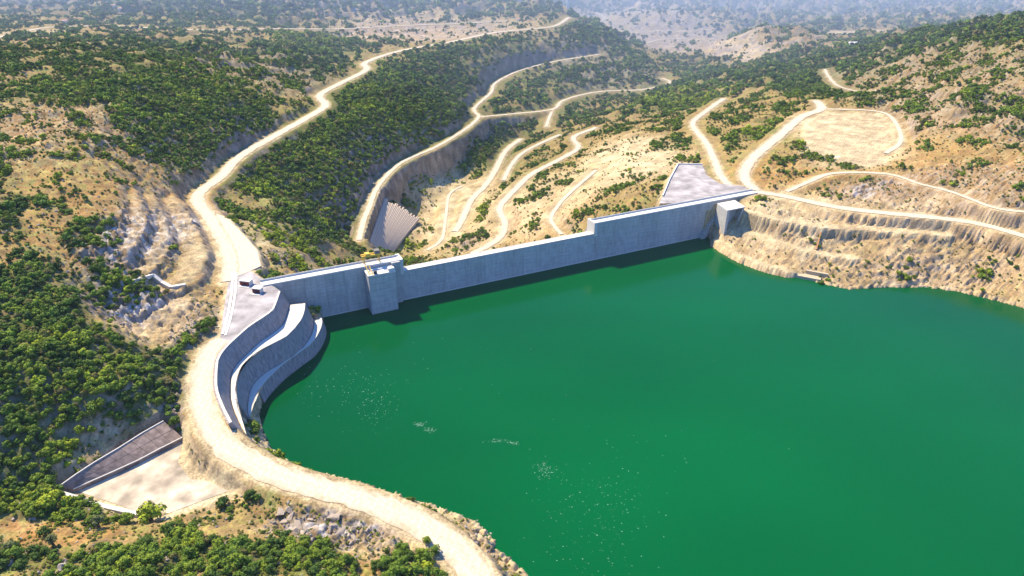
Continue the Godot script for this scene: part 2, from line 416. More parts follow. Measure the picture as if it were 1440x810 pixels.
func cover() -> void:
	for f in [f_veg, f_pale, f_ochre, f_grey, f_lush]:
		pass
	f_veg.resize(NU * NV)
	f_pale.resize(NU * NV)
	f_ochre.resize(NU * NV)
	f_grey.resize(NU * NV)
	f_lush.resize(NU * NV)
	f_rough.resize(NU * NV)
	f_quarry.resize(NU * NV)
	f_veg.fill(0.5)
	f_ochre.fill(0.25)
	f_lush.fill(0.2)
	for a in [
		[80, 500, 150, 110, 0.97], [190, 560, 70, 70, 0.9], [40, 620, 70, 60, 0.97], [30, 400, 60, 40, 0.9], [130, 590, 90, 40, 0.95],
		[200, 130, 120, 60, 0.95], [260, 185, 70, 40, 0.97], [330, 175, 60, 30, 0.9], [100, 85, 120, 40, 0.72], [60, 230, 90, 26, 0.9], [60, 200, 50, 20, 0.5], [30, 290, 50, 40, 0.8], [110, 235, 90, 30, 0.35], [60, 165, 90, 25, 0.35], [140, 270, 60, 50, 0.35], [300, 90, 120, 25, 0.8], [400, 90, 70, 26, 0.78], [370, 110, 70, 22, 0.6], [450, 70, 60, 25, 0.85],
		[200, 300, 60, 80, 0.12], [230, 430, 60, 60, 0.1], [120, 340, 60, 40, 0.5], [130, 400, 60, 30, 0.8],
		[420, 270, 90, 60, 0.95], [390, 330, 60, 30, 0.75], [460, 310, 60, 50, 0.97], [350, 300, 25, 40, 0.6], [420, 365, 60, 14, 0.35], [490, 200, 80, 60, 0.95], [560, 140, 100, 45, 0.93], [640, 110, 90, 35, 0.85], [720, 75, 110, 25, 0.85], [640, 235, 80, 34, 0.97], [565, 285, 45, 30, 0.95], [700, 200, 70, 22, 0.85], [830, 60, 70, 22, 0.9], [770, 110, 90, 26, 0.85], [850, 100, 70, 22, 0.85], [740, 140, 60, 12, 0.7], [820, 165, 80, 14, 0.75], [680, 95, 70, 22, 0.85], [760, 130, 60, 16, 0.8], [870, 110, 60, 16, 0.8],
		[640, 300, 70, 55, 0.08], [760, 290, 90, 45, 0.16], [840, 235, 28, 24, 0.99], [575, 350, 20, 10, 0.75], [735, 255, 30, 10, 0.7], [800, 255, 20, 12, 0.6], [770, 265, 40, 16, 0.6], [740, 230, 40, 12, 0.75], [690, 290, 30, 30, 0.45], [660, 340, 30, 14, 0.7], [885, 222, 75, 42, 0.04], [940, 205, 30, 10, 0.8], [900, 270, 50, 20, 0.5],
		[950, 145, 70, 16, 0.97], [1010, 115, 120, 26, 0.85], [1100, 90, 110, 36, 0.82], [1180, 115, 90, 36, 0.88], [1350, 50, 140, 36, 0.9], [1250, 120, 70, 22, 0.8], [1400, 165, 60, 35, 0.8], [1420, 110, 60, 20, 0.5], [1050, 175, 60, 20, 0.55], [1055, 190, 30, 8, 0.9], [1115, 195, 14, 28, 0.85], [1330, 100, 90, 30, 0.55], [1300, 190, 80, 40, 0.3], [1340, 250, 120, 30, 0.22], [1190, 195, 60, 40, 0.02], [1150, 340, 170, 45, 0.02], [1350, 360, 130, 50, 0.08], [1380, 335, 60, 16, 0.45], [1100, 250, 60, 20, 0.3], [1260, 262, 90, 16, 0.08],
		[300, 12, 160, 22, 0.8], [560, 14, 120, 16, 0.7], [590, 45, 110, 16, 0.12], [700, 20, 80, 15, 0.6], [860, 30, 40, 16, 0.4], [900, 18, 60, 10, 0.15], [960, 60, 60, 20, 0.25], [1040, 58, 40, 16, 0.15], [1100, 55, 70, 18, 0.4],
		[610, 40, 150, 18, 0.22], [560, 50, 40, 6, 0.7], [650, 32, 40, 5, 0.7], [470, 50, 30, 14, 0.8], [930, 40, 90, 30, 0.3], [1030, 62, 36, 20, 0.05], [1220, 46, 50, 6, 0.0], [870, 60, 30, 14, 0.8], [720, 16, 50, 8, 0.6], [1140, 303, 110, 14, 0.0],
		[300, 785, 230, 38, 0.97], [80, 715, 80, 26, 0.95], [20, 790, 60, 30, 0.9], [90, 752, 80, 18, 0.15], [40, 745, 50, 16, 0.1], [510, 800, 70, 26, 0.5], [470, 735, 100, 30, 0.1], [200, 670, 110, 40, 0.0], [300, 690, 60, 20, 0.25], [268, 640, 20, 30, 0.4]]:
		patch(f_veg, a[0], a[1], a[2], a[3], a[4])
	for a in [
		[1140, 303, 110, 16, 1.0], [610, 42, 150, 20, 0.75], [930, 40, 90, 30, 0.75], [1030, 62, 36, 22, 1.0], [1220, 46, 50, 6, 1.0],
		[640, 300, 75, 60, 0.8], [760, 285, 85, 50, 0.8], [888, 225, 78, 44, 1.0], [1190, 195, 70, 36, 0.85], [330, 340, 45, 60, 0.8], [1120, 330, 150, 45, 0.72], [1100, 295, 90, 18, 0.85], [1330, 370, 120, 45, 0.45], [200, 680, 110, 40, 0.95], [300, 700, 60, 16, 0.8], [560, 770, 90, 40, 0.6], [400, 640, 60, 40, 0.85], [680, 780, 50, 50, 0.7], [600, 720, 60, 20, 0.8], [340, 580, 40, 50, 0.85], [225, 440, 50, 40, 0.6], [1180, 225, 60, 14, 0.8], [590, 45, 120, 14, 0.6], [900, 16, 60, 8, 0.8], [1020, 62, 26, 16, 0.95], [1200, 46, 50, 5, 0.9], [960, 66, 60, 12, 0.6], [850, 28, 40, 14, 0.7], [1240, 290, 120, 8, 0.6], [30, 46, 50, 6, 0.8], [250, 330, 26, 60, 0.3], [580, 350, 40, 16, 0.4], [680, 345, 40, 14, 0.7]]:
		patch(f_pale, a[0], a[1], a[2], a[3], a[4])
	for a in [
		[80, 190, 130, 50, 0.9], [170, 250, 90, 50, 0.75], [100, 330, 90, 60, 0.7], [60, 750, 120, 30, 0.95], [1300, 230, 140, 60, 0.6], [1150, 350, 150, 40, 0.6], [1370, 370, 110, 40, 0.5], [1100, 245, 70, 24, 0.8], [610, 310, 30, 30, 0.9], [480, 800, 120, 40, 0.7], [200, 590, 80, 40, 0.6], [1350, 150, 120, 60, 0.5], [590, 48, 120, 14, 0.55], [300, 310, 30, 40, 0.5], [760, 310, 70, 25, 0.5]]:
		patch(f_ochre, a[0], a[1], a[2], a[3], a[4])
	for a in [
		[205, 320, 50, 70, 0.9], [190, 425, 50, 30, 0.9], [270, 460, 30, 40, 0.7], [1270, 264, 100, 14, 0.95], [470, 740, 100, 34, 0.85], [420, 375, 60, 12, 0.7], [510, 250, 30, 40, 0.6], [840, 90, 90, 20, 0.5], [560, 50, 100, 12, 0.5], [960, 60, 60, 18, 0.5], [1380, 150, 100, 60, 0.55], [1320, 100, 100, 40, 0.45], [1370, 270, 120, 30, 0.55], [60, 180, 120, 50, 0.4], [350, 185, 40, 16, 0.6], [690, 765, 30, 30, 0.5], [370, 100, 100, 24, 0.45], [1300, 390, 120, 16, 0.4], [255, 560, 18, 50, 0.7], [660, 345, 24, 12, 0.8]]:
		patch(f_grey, a[0], a[1], a[2], a[3], a[4])
	for a in [
		[100, 520, 160, 110, 0.45], [200, 130, 130, 70, 0.5], [60, 225, 100, 30, 0.75], [60, 715, 60, 26, 1.0], [215, 720, 40, 20, 0.9], [300, 785, 220, 40, 0.42], [380, 340, 70, 40, 0.8], [410, 260, 80, 50, 0.5], [610, 255, 60, 40, 0.6], [840, 235, 30, 24, 0.7], [950, 145, 70, 16, 0.8], [575, 350, 20, 10, 1.0], [985, 242, 14, 10, 1.0], [1115, 195, 16, 30, 0.8], [1055, 190, 30, 8, 0.8], [640, 300, 50, 40, 0.9], [500, 130, 60, 40, 0.5], [440, 60, 60, 20, 0.7], [1262, 190, 10, 16, 0.9]]:
		patch(f_lush, a[0], a[1], a[2], a[3], a[4])
	for a in [
		[1130, 345, 150, 40, 0.9], [1340, 365, 130, 45, 0.8], [1130, 250, 60, 22, 0.7], [770, 310, 80, 40, 0.6], [690, 770, 50, 50, 0.8], [350, 590, 40, 40, 0.5], [400, 375, 60, 14, 0.8], [520, 230, 40, 40, 0.8], [640, 150, 40, 30, 0.6], [830, 95, 80, 20, 0.7], [350, 190, 60, 25, 0.7], [660, 345, 30, 14, 0.8], [560, 780, 60, 30, 0.6], [255, 560, 20, 60, 0.8], [1350, 180, 140, 90, 0.4], [100, 200, 140, 60, 0.4], [220, 250, 60, 40, 0.5], [215, 320, 60, 80, 0.9], [225, 430, 60, 50, 0.9]]:
		patch(f_rough, a[0], a[1], a[2], a[3], a[4])
	for a in [[600, 45, 130, 14, 0.9], [930, 45, 90, 30, 0.95], [1030, 62, 40, 20, 0.8], [900, 18, 70, 10, 0.7], [500, 22, 60, 8, 0.6], [850, 28, 40, 14, 0.5], [1100, 55, 70, 16, 0.5]]:
		patch(f_quarry, a[0], a[1], a[2], a[3], a[4])
	print("cover laid ", Time.get_ticks_msec())

# ---------------------------------------------------------------- the ground: fine mesh
var rows_d := PackedFloat64Array()
const C := 900
const CU := 1.4
var gh := PackedFloat32Array()
var gflat := PackedFloat32Array()      # 1 where the ground is made by machines
var gsand := PackedFloat32Array()
var lake := PackedVector2Array()
var R := 0

func row_of(d: float) -> float:
	var lo := 0
	var hi := R - 1
	while hi - lo > 1:
		var m := (lo + hi) >> 1
		if rows_d[m] > d: hi = m
		else: lo = m
	return lo + clampf((d - rows_d[lo]) / (rows_d[lo + 1] - rows_d[lo]), 0.0, 1.0)

func ground(x: float, d: float) -> float:
	var b := minf(row_of(d), R - 1.001)
	var a := clampf((x / d + CU) / (2.0 * CU) * (C - 1), 0.0, C - 1.001)
	var i := int(a)
	var j := int(b)
	a -= i
	b -= j
	var k := j * C + i
	return (gh[k] * (1.0 - a) + gh[k + 1] * a) * (1.0 - b) + (gh[k + C] * (1.0 - a) + gh[k + C + 1] * a) * b

func gval(f: PackedFloat32Array, x: float, d: float) -> float:
	var b := clampi(int(row_of(d) + 0.5), 0, R - 1)
	var a := clampi(int((x / d + CU) / (2.0 * CU) * (C - 1) + 0.5), 0, C - 1)
	return f[b * C + a]

var near_r := PackedFloat32Array()
var near_h := PackedFloat32Array()

func line_flat(line: Array, half0: float, blend0: float, grow: float, sand: float, most := 1.0) -> void:
	var touched := PackedInt32Array()
	for s in line.size() - 1:
		var p: Vector3 = line[s]
		var q: Vector3 = line[s + 1]
		var far := grow * -p.z
		var reach := half0 + blend0 + 3.0 * far
		var d1 := maxf(-p.z, -q.z) + reach
		if d1 < rows_d[0]: continue
		var j0 := int(row_of(maxf(minf(-p.z, -q.z) - reach, rows_d[0])))
		var j1 := mini(int(row_of(d1)) + 1, R - 1)
		var x0 := minf(p.x, q.x) - reach
		var x1 := maxf(p.x, q.x) + reach
		var pq := Vector2(q.x - p.x, q.z - p.z)
		var l2 := pq.length_squared() + 1e-6
		for j in range(j0, j1 + 1):
			var d := rows_d[j]
			var i0 := clampi(int((x0 / d + CU) / (2.0 * CU) * (C - 1)), 0, C - 1)
			var i1 := clampi(int((x1 / d + CU) / (2.0 * CU) * (C - 1)) + 1, 0, C - 1)
			for i in range(i0, i1 + 1):
				var x := (-CU + 2.0 * CU * i / (C - 1)) * d
				var t := clampf(((x - p.x) * pq.x + (-d - p.z) * pq.y) / l2, 0.0, 1.0)
				var ex := x - p.x - pq.x * t
				var ez := -d - p.z - pq.y * t
				var r := sqrt(ex * ex + ez * ez)
				var k := j * C + i
				if r < reach and r < near_r[k]:
					if near_r[k] > 1e8: touched.append(k)
					near_r[k] = r
					near_h[k] = p.y + (q.y - p.y) * t
	for k in touched:
		var far := grow * rows_d[k / C]
		var half := half0 + far
		var w := most * (1.0 - smoothstep(half, half + blend0 + 2.0 * far, near_r[k]))
		var free := 1.0 - gflat[k] if gflat[k] < 0.999 else 0.0
		gh[k] = lerpf(gh[k], near_h[k], w if free > 0.0 else 0.0)
		gflat[k] = maxf(gflat[k], w)
		gsand[k] = maxf(gsand[k], sand * (1.0 - smoothstep(half0, half0 + 1.5 + blend0 * 0.35, near_r[k])))
		near_r[k] = 1e9

func poly_flat(poly: Array, elev: float, blend: float, sand: float, force := false) -> void:   # poly of Vector3 world points
	var pv := PackedVector2Array()
	var lo := Vector2.INF
	var hi := -Vector2.INF
	for p in poly:
		pv.append(Vector2(p.x, p.z))
		lo = lo.min(pv[-1])
		hi = hi.max(pv[-1])
	var j0 := int(row_of(maxf(-hi.y - blend, rows_d[0])))
	var j1 := mini(int(row_of(-lo.y + blend)) + 1, R - 1)
	for j in range(j0, j1 + 1):
		var d := rows_d[j]
		var i0 := clampi(int(((lo.x - blend) / d + CU) / (2.0 * CU) * (C - 1)), 0, C - 1)
		var i1 := clampi(int(((hi.x + blend) / d + CU) / (2.0 * CU) * (C - 1)) + 1, 0, C - 1)
		for i in range(i0, i1 + 1):
			var p := Vector2((-CU + 2.0 * CU * i / (C - 1)) * d, -d)
			var w := 1.0
			if not Geometry2D.is_point_in_polygon(p, pv):
				var r := 1e9
				for n in pv.size():
					r = minf(r, p.distance_to(Geometry2D.get_closest_point_to_segment(p, pv[n], pv[(n + 1) % pv.size()])))
				if r > blend: continue
				w = 1.0 - smoothstep(0.0, blend, r)
			var k := j * C + i
			if force or gflat[k] < 0.999:
				gh[k] = lerpf(gh[k], elev, w)
			gflat[k] = maxf(gflat[k], w)
			gsand[k] = maxf(gsand[k], sand * w)

func smooth_line(pts: Array, step: float) -> Array:       # Catmull-Rom through world points
	var out := []
	for i in pts.size() - 1:
		var p0: Vector3 = pts[maxi(i - 1, 0)]
		var p1: Vector3 = pts[i]
		var p2: Vector3 = pts[i + 1]
		var p3: Vector3 = pts[mini(i + 2, pts.size() - 1)]
		var n := maxi(2, int(p1.distance_to(p2) / step))
		for k in n:
			out.append(p1.cubic_interpolate(p2, p0, p3, float(k) / n))
	out.append(pts[-1])
	return out

func px_line(px: Array, h: float) -> Array:
	var out := []
	for p in px:
		out.append(un(p.x, p.y, h))
	return out

# tiers of the left abutment: top edges and feet, as pixels
var tier_top := [
	[Vector2(394, 410), Vector2(389, 425), Vector2(384, 437), Vector2(368, 448), Vector2(352, 458), Vector2(336, 472), Vector2(322, 485), Vector2(312, 496), Vector2(306.5, 508), Vector2(305, 527), Vector2(305, 545), Vector2(309, 558), Vector2(316, 575), Vector2(326, 594)],
	[Vector2(429, 427), Vector2(428, 438), Vector2(424, 449), Vector2(414, 462), Vector2(402, 474), Vector2(382, 484), Vector2(363, 494), Vector2(350, 504), Vector2(341, 513), Vector2(335, 524), Vector2(332, 536), Vector2(330, 550), Vector2(332, 562)],
	[Vector2(452, 446), Vector2(453, 454), Vector2(451, 462), Vector2(445, 474), Vector2(436, 485), Vector2(416, 499), Vector2(397, 513), Vector2(382, 527), Vector2(370, 540), Vector2(364, 549)]]
var tier_foot := [
	[Vector2(411, 424), Vector2(410, 439), Vector2(405, 453), Vector2(399, 462), Vector2(389, 471), Vector2(375, 481), Vector2(360, 490), Vector2(345, 502), Vector2(333, 513), Vector2(326, 522), Vector2(322, 535), Vector2(320, 548), Vector2(320, 560), Vector2(328, 580)],
	[Vector2(443, 445), Vector2(442, 455), Vector2(437, 466), Vector2(430, 476), Vector2(421, 486), Vector2(404, 498), Vector2(386, 510), Vector2(373, 521), Vector2(364, 531), Vector2(357, 541), Vector2(353, 548), Vector2(349, 556), Vector2(348, 564)],
	[Vector2(457, 458), Vector2(458, 466), Vector2(456, 476), Vector2(450, 485), Vector2(441, 494), Vector2(422, 509), Vector2(402, 524), Vector2(388, 538), Vector2(376, 551), Vector2(370, 558)]]
var tier_h := [29.5, 20.0, 8.0]
var foot_h := [20.0, 8.0, -2.0]
var tier_w := []       # per tier: [top points, foot points] in the world, evenly spaced

func even(line: Array, n: int) -> Array:
	var total := 0.0
	for i in line.size() - 1:
		total += line[i].distance_to(line[i + 1])
	var out := []
	var at := 0.0
	var i := 0
	for k in n:
		var want := total * k / (n - 1)
		while i < line.size() - 2 and at + line[i].distance_to(line[i + 1]) < want:
			at += line[i].distance_to(line[i + 1])
			i += 1
		out.append(line[i].lerp(line[i + 1], clampf((want - at) / line[i].distance_to(line[i + 1]), 0.0, 1.0)))
	return out

func lay_tiers() -> void:
	for t in 3:
		var a := even(px_line(tier_top[t], tier_h[t]), 25)
		var side := 0.0
		var foot := []
		for i in 25:
			var d: Vector3 = a[mini(i + 1, 24)] - a[maxi(i - 1, 0)]
			var o := Vector3(-d.z, 0, d.x).normalized()
			if i == 0: side = 1.0 if o.dot(Vector3(0.8, 0, 0.4)) > 0.0 else -1.0
			foot.append(Vector3(a[i].x, foot_h[t], a[i].z) + o * side * (tier_h[t] - foot_h[t]) * [0.5, 0.34, 0.25][t])
		tier_w.append([a, foot])


var platform := [Vector2(309, 478), Vector2(314, 440), Vector2(322, 392), Vector2(345, 376), Vector2(368, 392), Vector2(394, 409), Vector2(384, 437), Vector2(352, 458), Vector2(322, 485)]
var lot := [Vector2(927, 286), Vector2(942, 252), Vector2(953.6, 231), Vector2(988, 232), Vector2(993, 246), Vector2(1012, 258), Vector2(1047, 262), Vector2(1064, 270), Vector2(1040, 276), Vector2(985, 286)]
var pit := [Vector2(104, 689), Vector2(258, 620), Vector2(250, 650), Vector2(268, 674), Vector2(290, 676), Vector2(322, 690), Vector2(290, 702), Vector2(236, 722), Vector2(190, 718)]
var apron_px := [Vector2(304, 300), Vector2(322, 309), Vector2(345, 333), Vector2(362, 352), Vector2(367, 374), Vector2(345, 384), Vector2(318, 393), Vector2(308, 350)]
var apron := []
var pad := [Vector2(1135, 172), Vector2(1160, 158), Vector2(1240, 161), Vector2(1254, 180), Vector2(1256, 198), Vector2(1230, 214), Vector2(1245, 232), Vector2(1205, 232), Vector2(1150, 215), Vector2(1134, 205)]

func shape_ground() -> void:
	var d := 84.0
	while d < 6200.0:
		rows_d.append(d)
		d *= 1.0037 if d < 650.0 else (1.0058 if d < 2200.0 else 1.013)
	R = rows_d.size()
	gh.resize(R * C)
	gflat.resize(R * C)
	gsand.resize(R * C)
	near_r.resize(R * C)
	near_r.fill(1e9)
	near_h.resize(R * C)
	var n1 := FastNoiseLite.new()
	n1.seed = 5
	n1.noise_type = FastNoiseLite.TYPE_SIMPLEX_SMOOTH
	n1.fractal_type = FastNoiseLite.FRACTAL_RIDGED
	n1.frequency = 1.0 / 170.0
	n1.fractal_octaves = 4
	var n2 := FastNoiseLite.new()
	n2.seed = 9
	n2.noise_type = FastNoiseLite.TYPE_SIMPLEX
	n2.frequency = 1.0 / 26.0
	n2.fractal_octaves = 4
	f_calm.resize(NU * NV)
	for r in roads:
		var w := []
		for c in r.pts:
			w.append(un(c.x, c.y, c.z))
		for p in smooth_line(w, 12.0):
			var g := cell(p.x, -p.z)
			for dj in range(-5, 6):
				for di in range(-6, 7):
					var i := int(g.x) + di
					var j := int(g.y) + dj
					if i < 0 or j < 0 or i >= NU or j >= NV: continue
					f_calm[j * NU + i] = maxf(f_calm[j * NU + i], 1.0 - smoothstep(0.03, 0.09, Vector2(di * (U1 - U0) / NU, dj * (V1 - V0) / NV).length()))
	# the lake's outline
	for p in px_line(shore_px, 0.0):
		lake.append(Vector2(p.x, p.z))
	lake.append(Vector2(760, -330))
	lake.append(Vector2(760, 60))
	lake.append(Vector2(60, 60))
	var near_shore := px_line(shore2_px, 0.0)
	near_shore.reverse()
	lake.append(Vector2(40, -60))
	for p in near_shore:
		lake.append(Vector2(p.x, p.z))
	var tf := px_line(tier_foot[2], 0.0)
	tf.reverse()
	for p in tf:
		lake.append(Vector2(p.x, p.z))
	var e0 := dam0 + da * along(440.0) + dn * 1.0
	var e1 := dam0 + da * along(1003.0) + dn * 1.0
	lake.append(Vector2(e0.x, e0.z))
	lake.append(Vector2(e1.x, e1.z))
	for j in R:
		var dd := rows_d[j]
		for i in C:
			var x := (-CU + 2.0 * CU * i / (C - 1)) * dd
			var h := base_at(x, dd)
			var wild := clampf(look(f_veg, x, dd) * 0.9 + look(f_grey, x, dd) * 0.7 + 0.25 - look(f_pale, x, dd) * 0.5, 0.1, 1.2)
			var big := clampf((dd - 250.0) / 900.0, 0.08, 1.0)
			h += n1.get_noise_2d(x, dd) * (17.0 * big * wild * (1.0 - 0.88 * look(f_calm, x, dd)) + clampf((dd - 1500.0) / 22.0, 0.0, 70.0) * (1.0 - 0.9 * look(f_calm, x, dd))) + n2.get_noise_2d(x, dd) * (2.2 + 1.6 * big) * wild
			if dd > 900.0:
				var qy := look(f_quarry, x, dd)
				if qy > 0.02:
					h += (n1.get_noise_2d(x * 0.7 + 900.0, dd * 0.7) + 0.2) * 16.0 * qy * (1.0 - 0.7 * look(f_calm, x, dd))
					var sq := h / 7.0
					var fq := sq - floorf(sq)
					h = lerpf(h, (floorf(sq) + smoothstep(0.6, 1.0, fq)) * 7.0, qy)
			gh[j * C + i] = h
	print("noise ", Time.get_ticks_msec())
	# lake bed
	var lo := Vector2(-200, -620)
	for j in R:
		var dd := rows_d[j]
		if dd > 620.0: break
		for i in C:
			var p := Vector2((-CU + 2.0 * CU * i / (C - 1)) * dd, -dd)
			var k := j * C + i
			if p.x < -190.0 or gh[k] > 26.0: continue
			if Geometry2D.is_point_in_polygon(p, lake):
				gh[k] = -9.0
				gflat[k] = 0.0
	print("lake ", Time.get_ticks_msec())
	# shore line: a real slope on both sides of it
	for line in [px_line(shore_px, 0.0), px_line(shore2_px, 0.0)]:
		shore_slope(smooth_line(line, 6.0))
	# made ground
	poly_flat(px_line(platform, CREST - 0.1), CREST - 0.1, 5.0, 0.9)
	poly_flat(px_line(lot, CREST - 0.1), CREST - 0.1, 6.0, 0.9)
	poly_flat(px_line(pit, 18.0), 18.0, 9.0, 1.0)
	poly_flat([un(82, 685, 21), un(167, 630, 23), un(230, 592, 23), un(257, 616, 19), un(103, 688, 19)], 17.6, 0.8, 0.3, true)
	poly_flat(px_line(apron_px, CREST - 0.15), CREST - 0.15, 6.0, 1.0)
	poly_flat(px_line(pad, 40.0), 40.0, 7.0, 0.85)
	# ledges behind the tiers, and the ground dropped in front of the wall faces
	for t in 3:
		var topw: Array = tier_w[t][0]
		var footw: Array = tier_w[t][1]
		for i in 24:
			poly_flat([topw[i], topw[i + 1], footw[i + 1], footw[i]], foot_h[t] - 2.0, 0.8, 0.0, true)
		if t > 0:
			var back: Array = tier_w[t - 1][1]
			for i in 24:
				poly_flat([back[i], back[i + 1], topw[i + 1], topw[i]], tier_h[t] - 0.8, 0.0, 1.0, true)
	for r in roads:
		var w := []
		for c in r.pts:
			w.append(un(c.x, c.y, c.z))
		var line := smooth_line(w, 7.0)
		r.line = line
		line_flat(line, r.half + 0.6, 4.5 if r.kind == "road" else 2.2, 0.004 if r.kind != "ledge" else 0.001, {"road": 0.8, "bench": 0.36, "ledge": 0.7}[r.kind], {"road": 1.0, "bench": 0.6, "ledge": 0.92}[r.kind])
	apron = [un(517, 347, -40), un(541, 277, -33), un(543, 364, -60), un(592, 304, -54)]
	for k in 12:
		var f := k / 12.0
		var g := (k + 1) / 12.0
		var a: Vector3 = apron[0].lerp(apron[2], f)
		var b: Vector3 = apron[1].lerp(apron[3], f)
		for m in 4:
			poly_flat([a.lerp(b, m / 4.0), a.lerp(b, (m + 1) / 4.0), apron[0].lerp(apron[2], g).lerp(apron[1].lerp(apron[3], g), (m + 1) / 4.0), apron[0].lerp(apron[2], g).lerp(apron[1].lerp(apron[3], g), m / 4.0)], lerpf(a.y, b.y, m / 4.0) - 5.0, 1.5, 0.0, true)
	# the dam keeps its ground: nothing pokes through it
	var a0 := dam0 + da * along(405.0)
	var a1 := dam0 + da * along(990.0)
	poly_flat([a0 - dn * 3.0, a1 - dn * 3.0, a1 + dn * 12.0, a0 + dn * 12.0], -25.0, 3.0, 0.0, true)
	print("ground shaped ", Time.get_ticks_msec())

func shore_slope(line: Array) -> void:
	for s in line.size() - 1:
		var p: Vector3 = line[s]
		var q: Vector3 = line[s + 1]
		var reach := 9.0
		var j0 := int(row_of(maxf(minf(-p.z, -q.z) - reach, rows_d[0])))
		var j1 := mini(int(row_of(maxf(-p.z, -q.z) + reach)) + 1, R - 1)
		var a := Vector2(p.x, p.z)
		var b := Vector2(q.x, q.z)
		for j in range(j0, j1 + 1):
			var dd := rows_d[j]
			var i0 := clampi(int(((minf(p.x, q.x) - reach) / dd + CU) / (2.0 * CU) * (C - 1)), 0, C - 1)
			var i1 := clampi(int(((maxf(p.x, q.x) + reach) / dd + CU) / (2.0 * CU) * (C - 1)) + 1, 0, C - 1)
			for i in range(i0, i1 + 1):
				var v := Vector2((-CU + 2.0 * CU * i / (C - 1)) * dd, -dd)
				var r := v.distance_to(Geometry2D.get_closest_point_to_segment(v, a, b))
				if r > reach: continue
				var k := j * C + i
				if gh[k] <= -0.01 and Geometry2D.is_point_in_polygon(v, lake):
					gh[k] = maxf(gh[k], -0.15 - 0.5 * r)
				elif gflat[k] < 0.5:
					gh[k] = maxf(gh[k], 0.12 + 0.3 * r)
					if r < 5.0: gsand[k] = maxf(gsand[k], 0.75 * (1.0 - r / 5.0))

func along(px: float) -> float:       # distance along the dam line at which it appears in column px
	var lo := -100.0
	var hi := 900.0
	for k in 40:
		var m := (lo + hi) * 0.5
		if to_px(dam0 + da * m).x < px: lo = m
		else: hi = m
	return lo

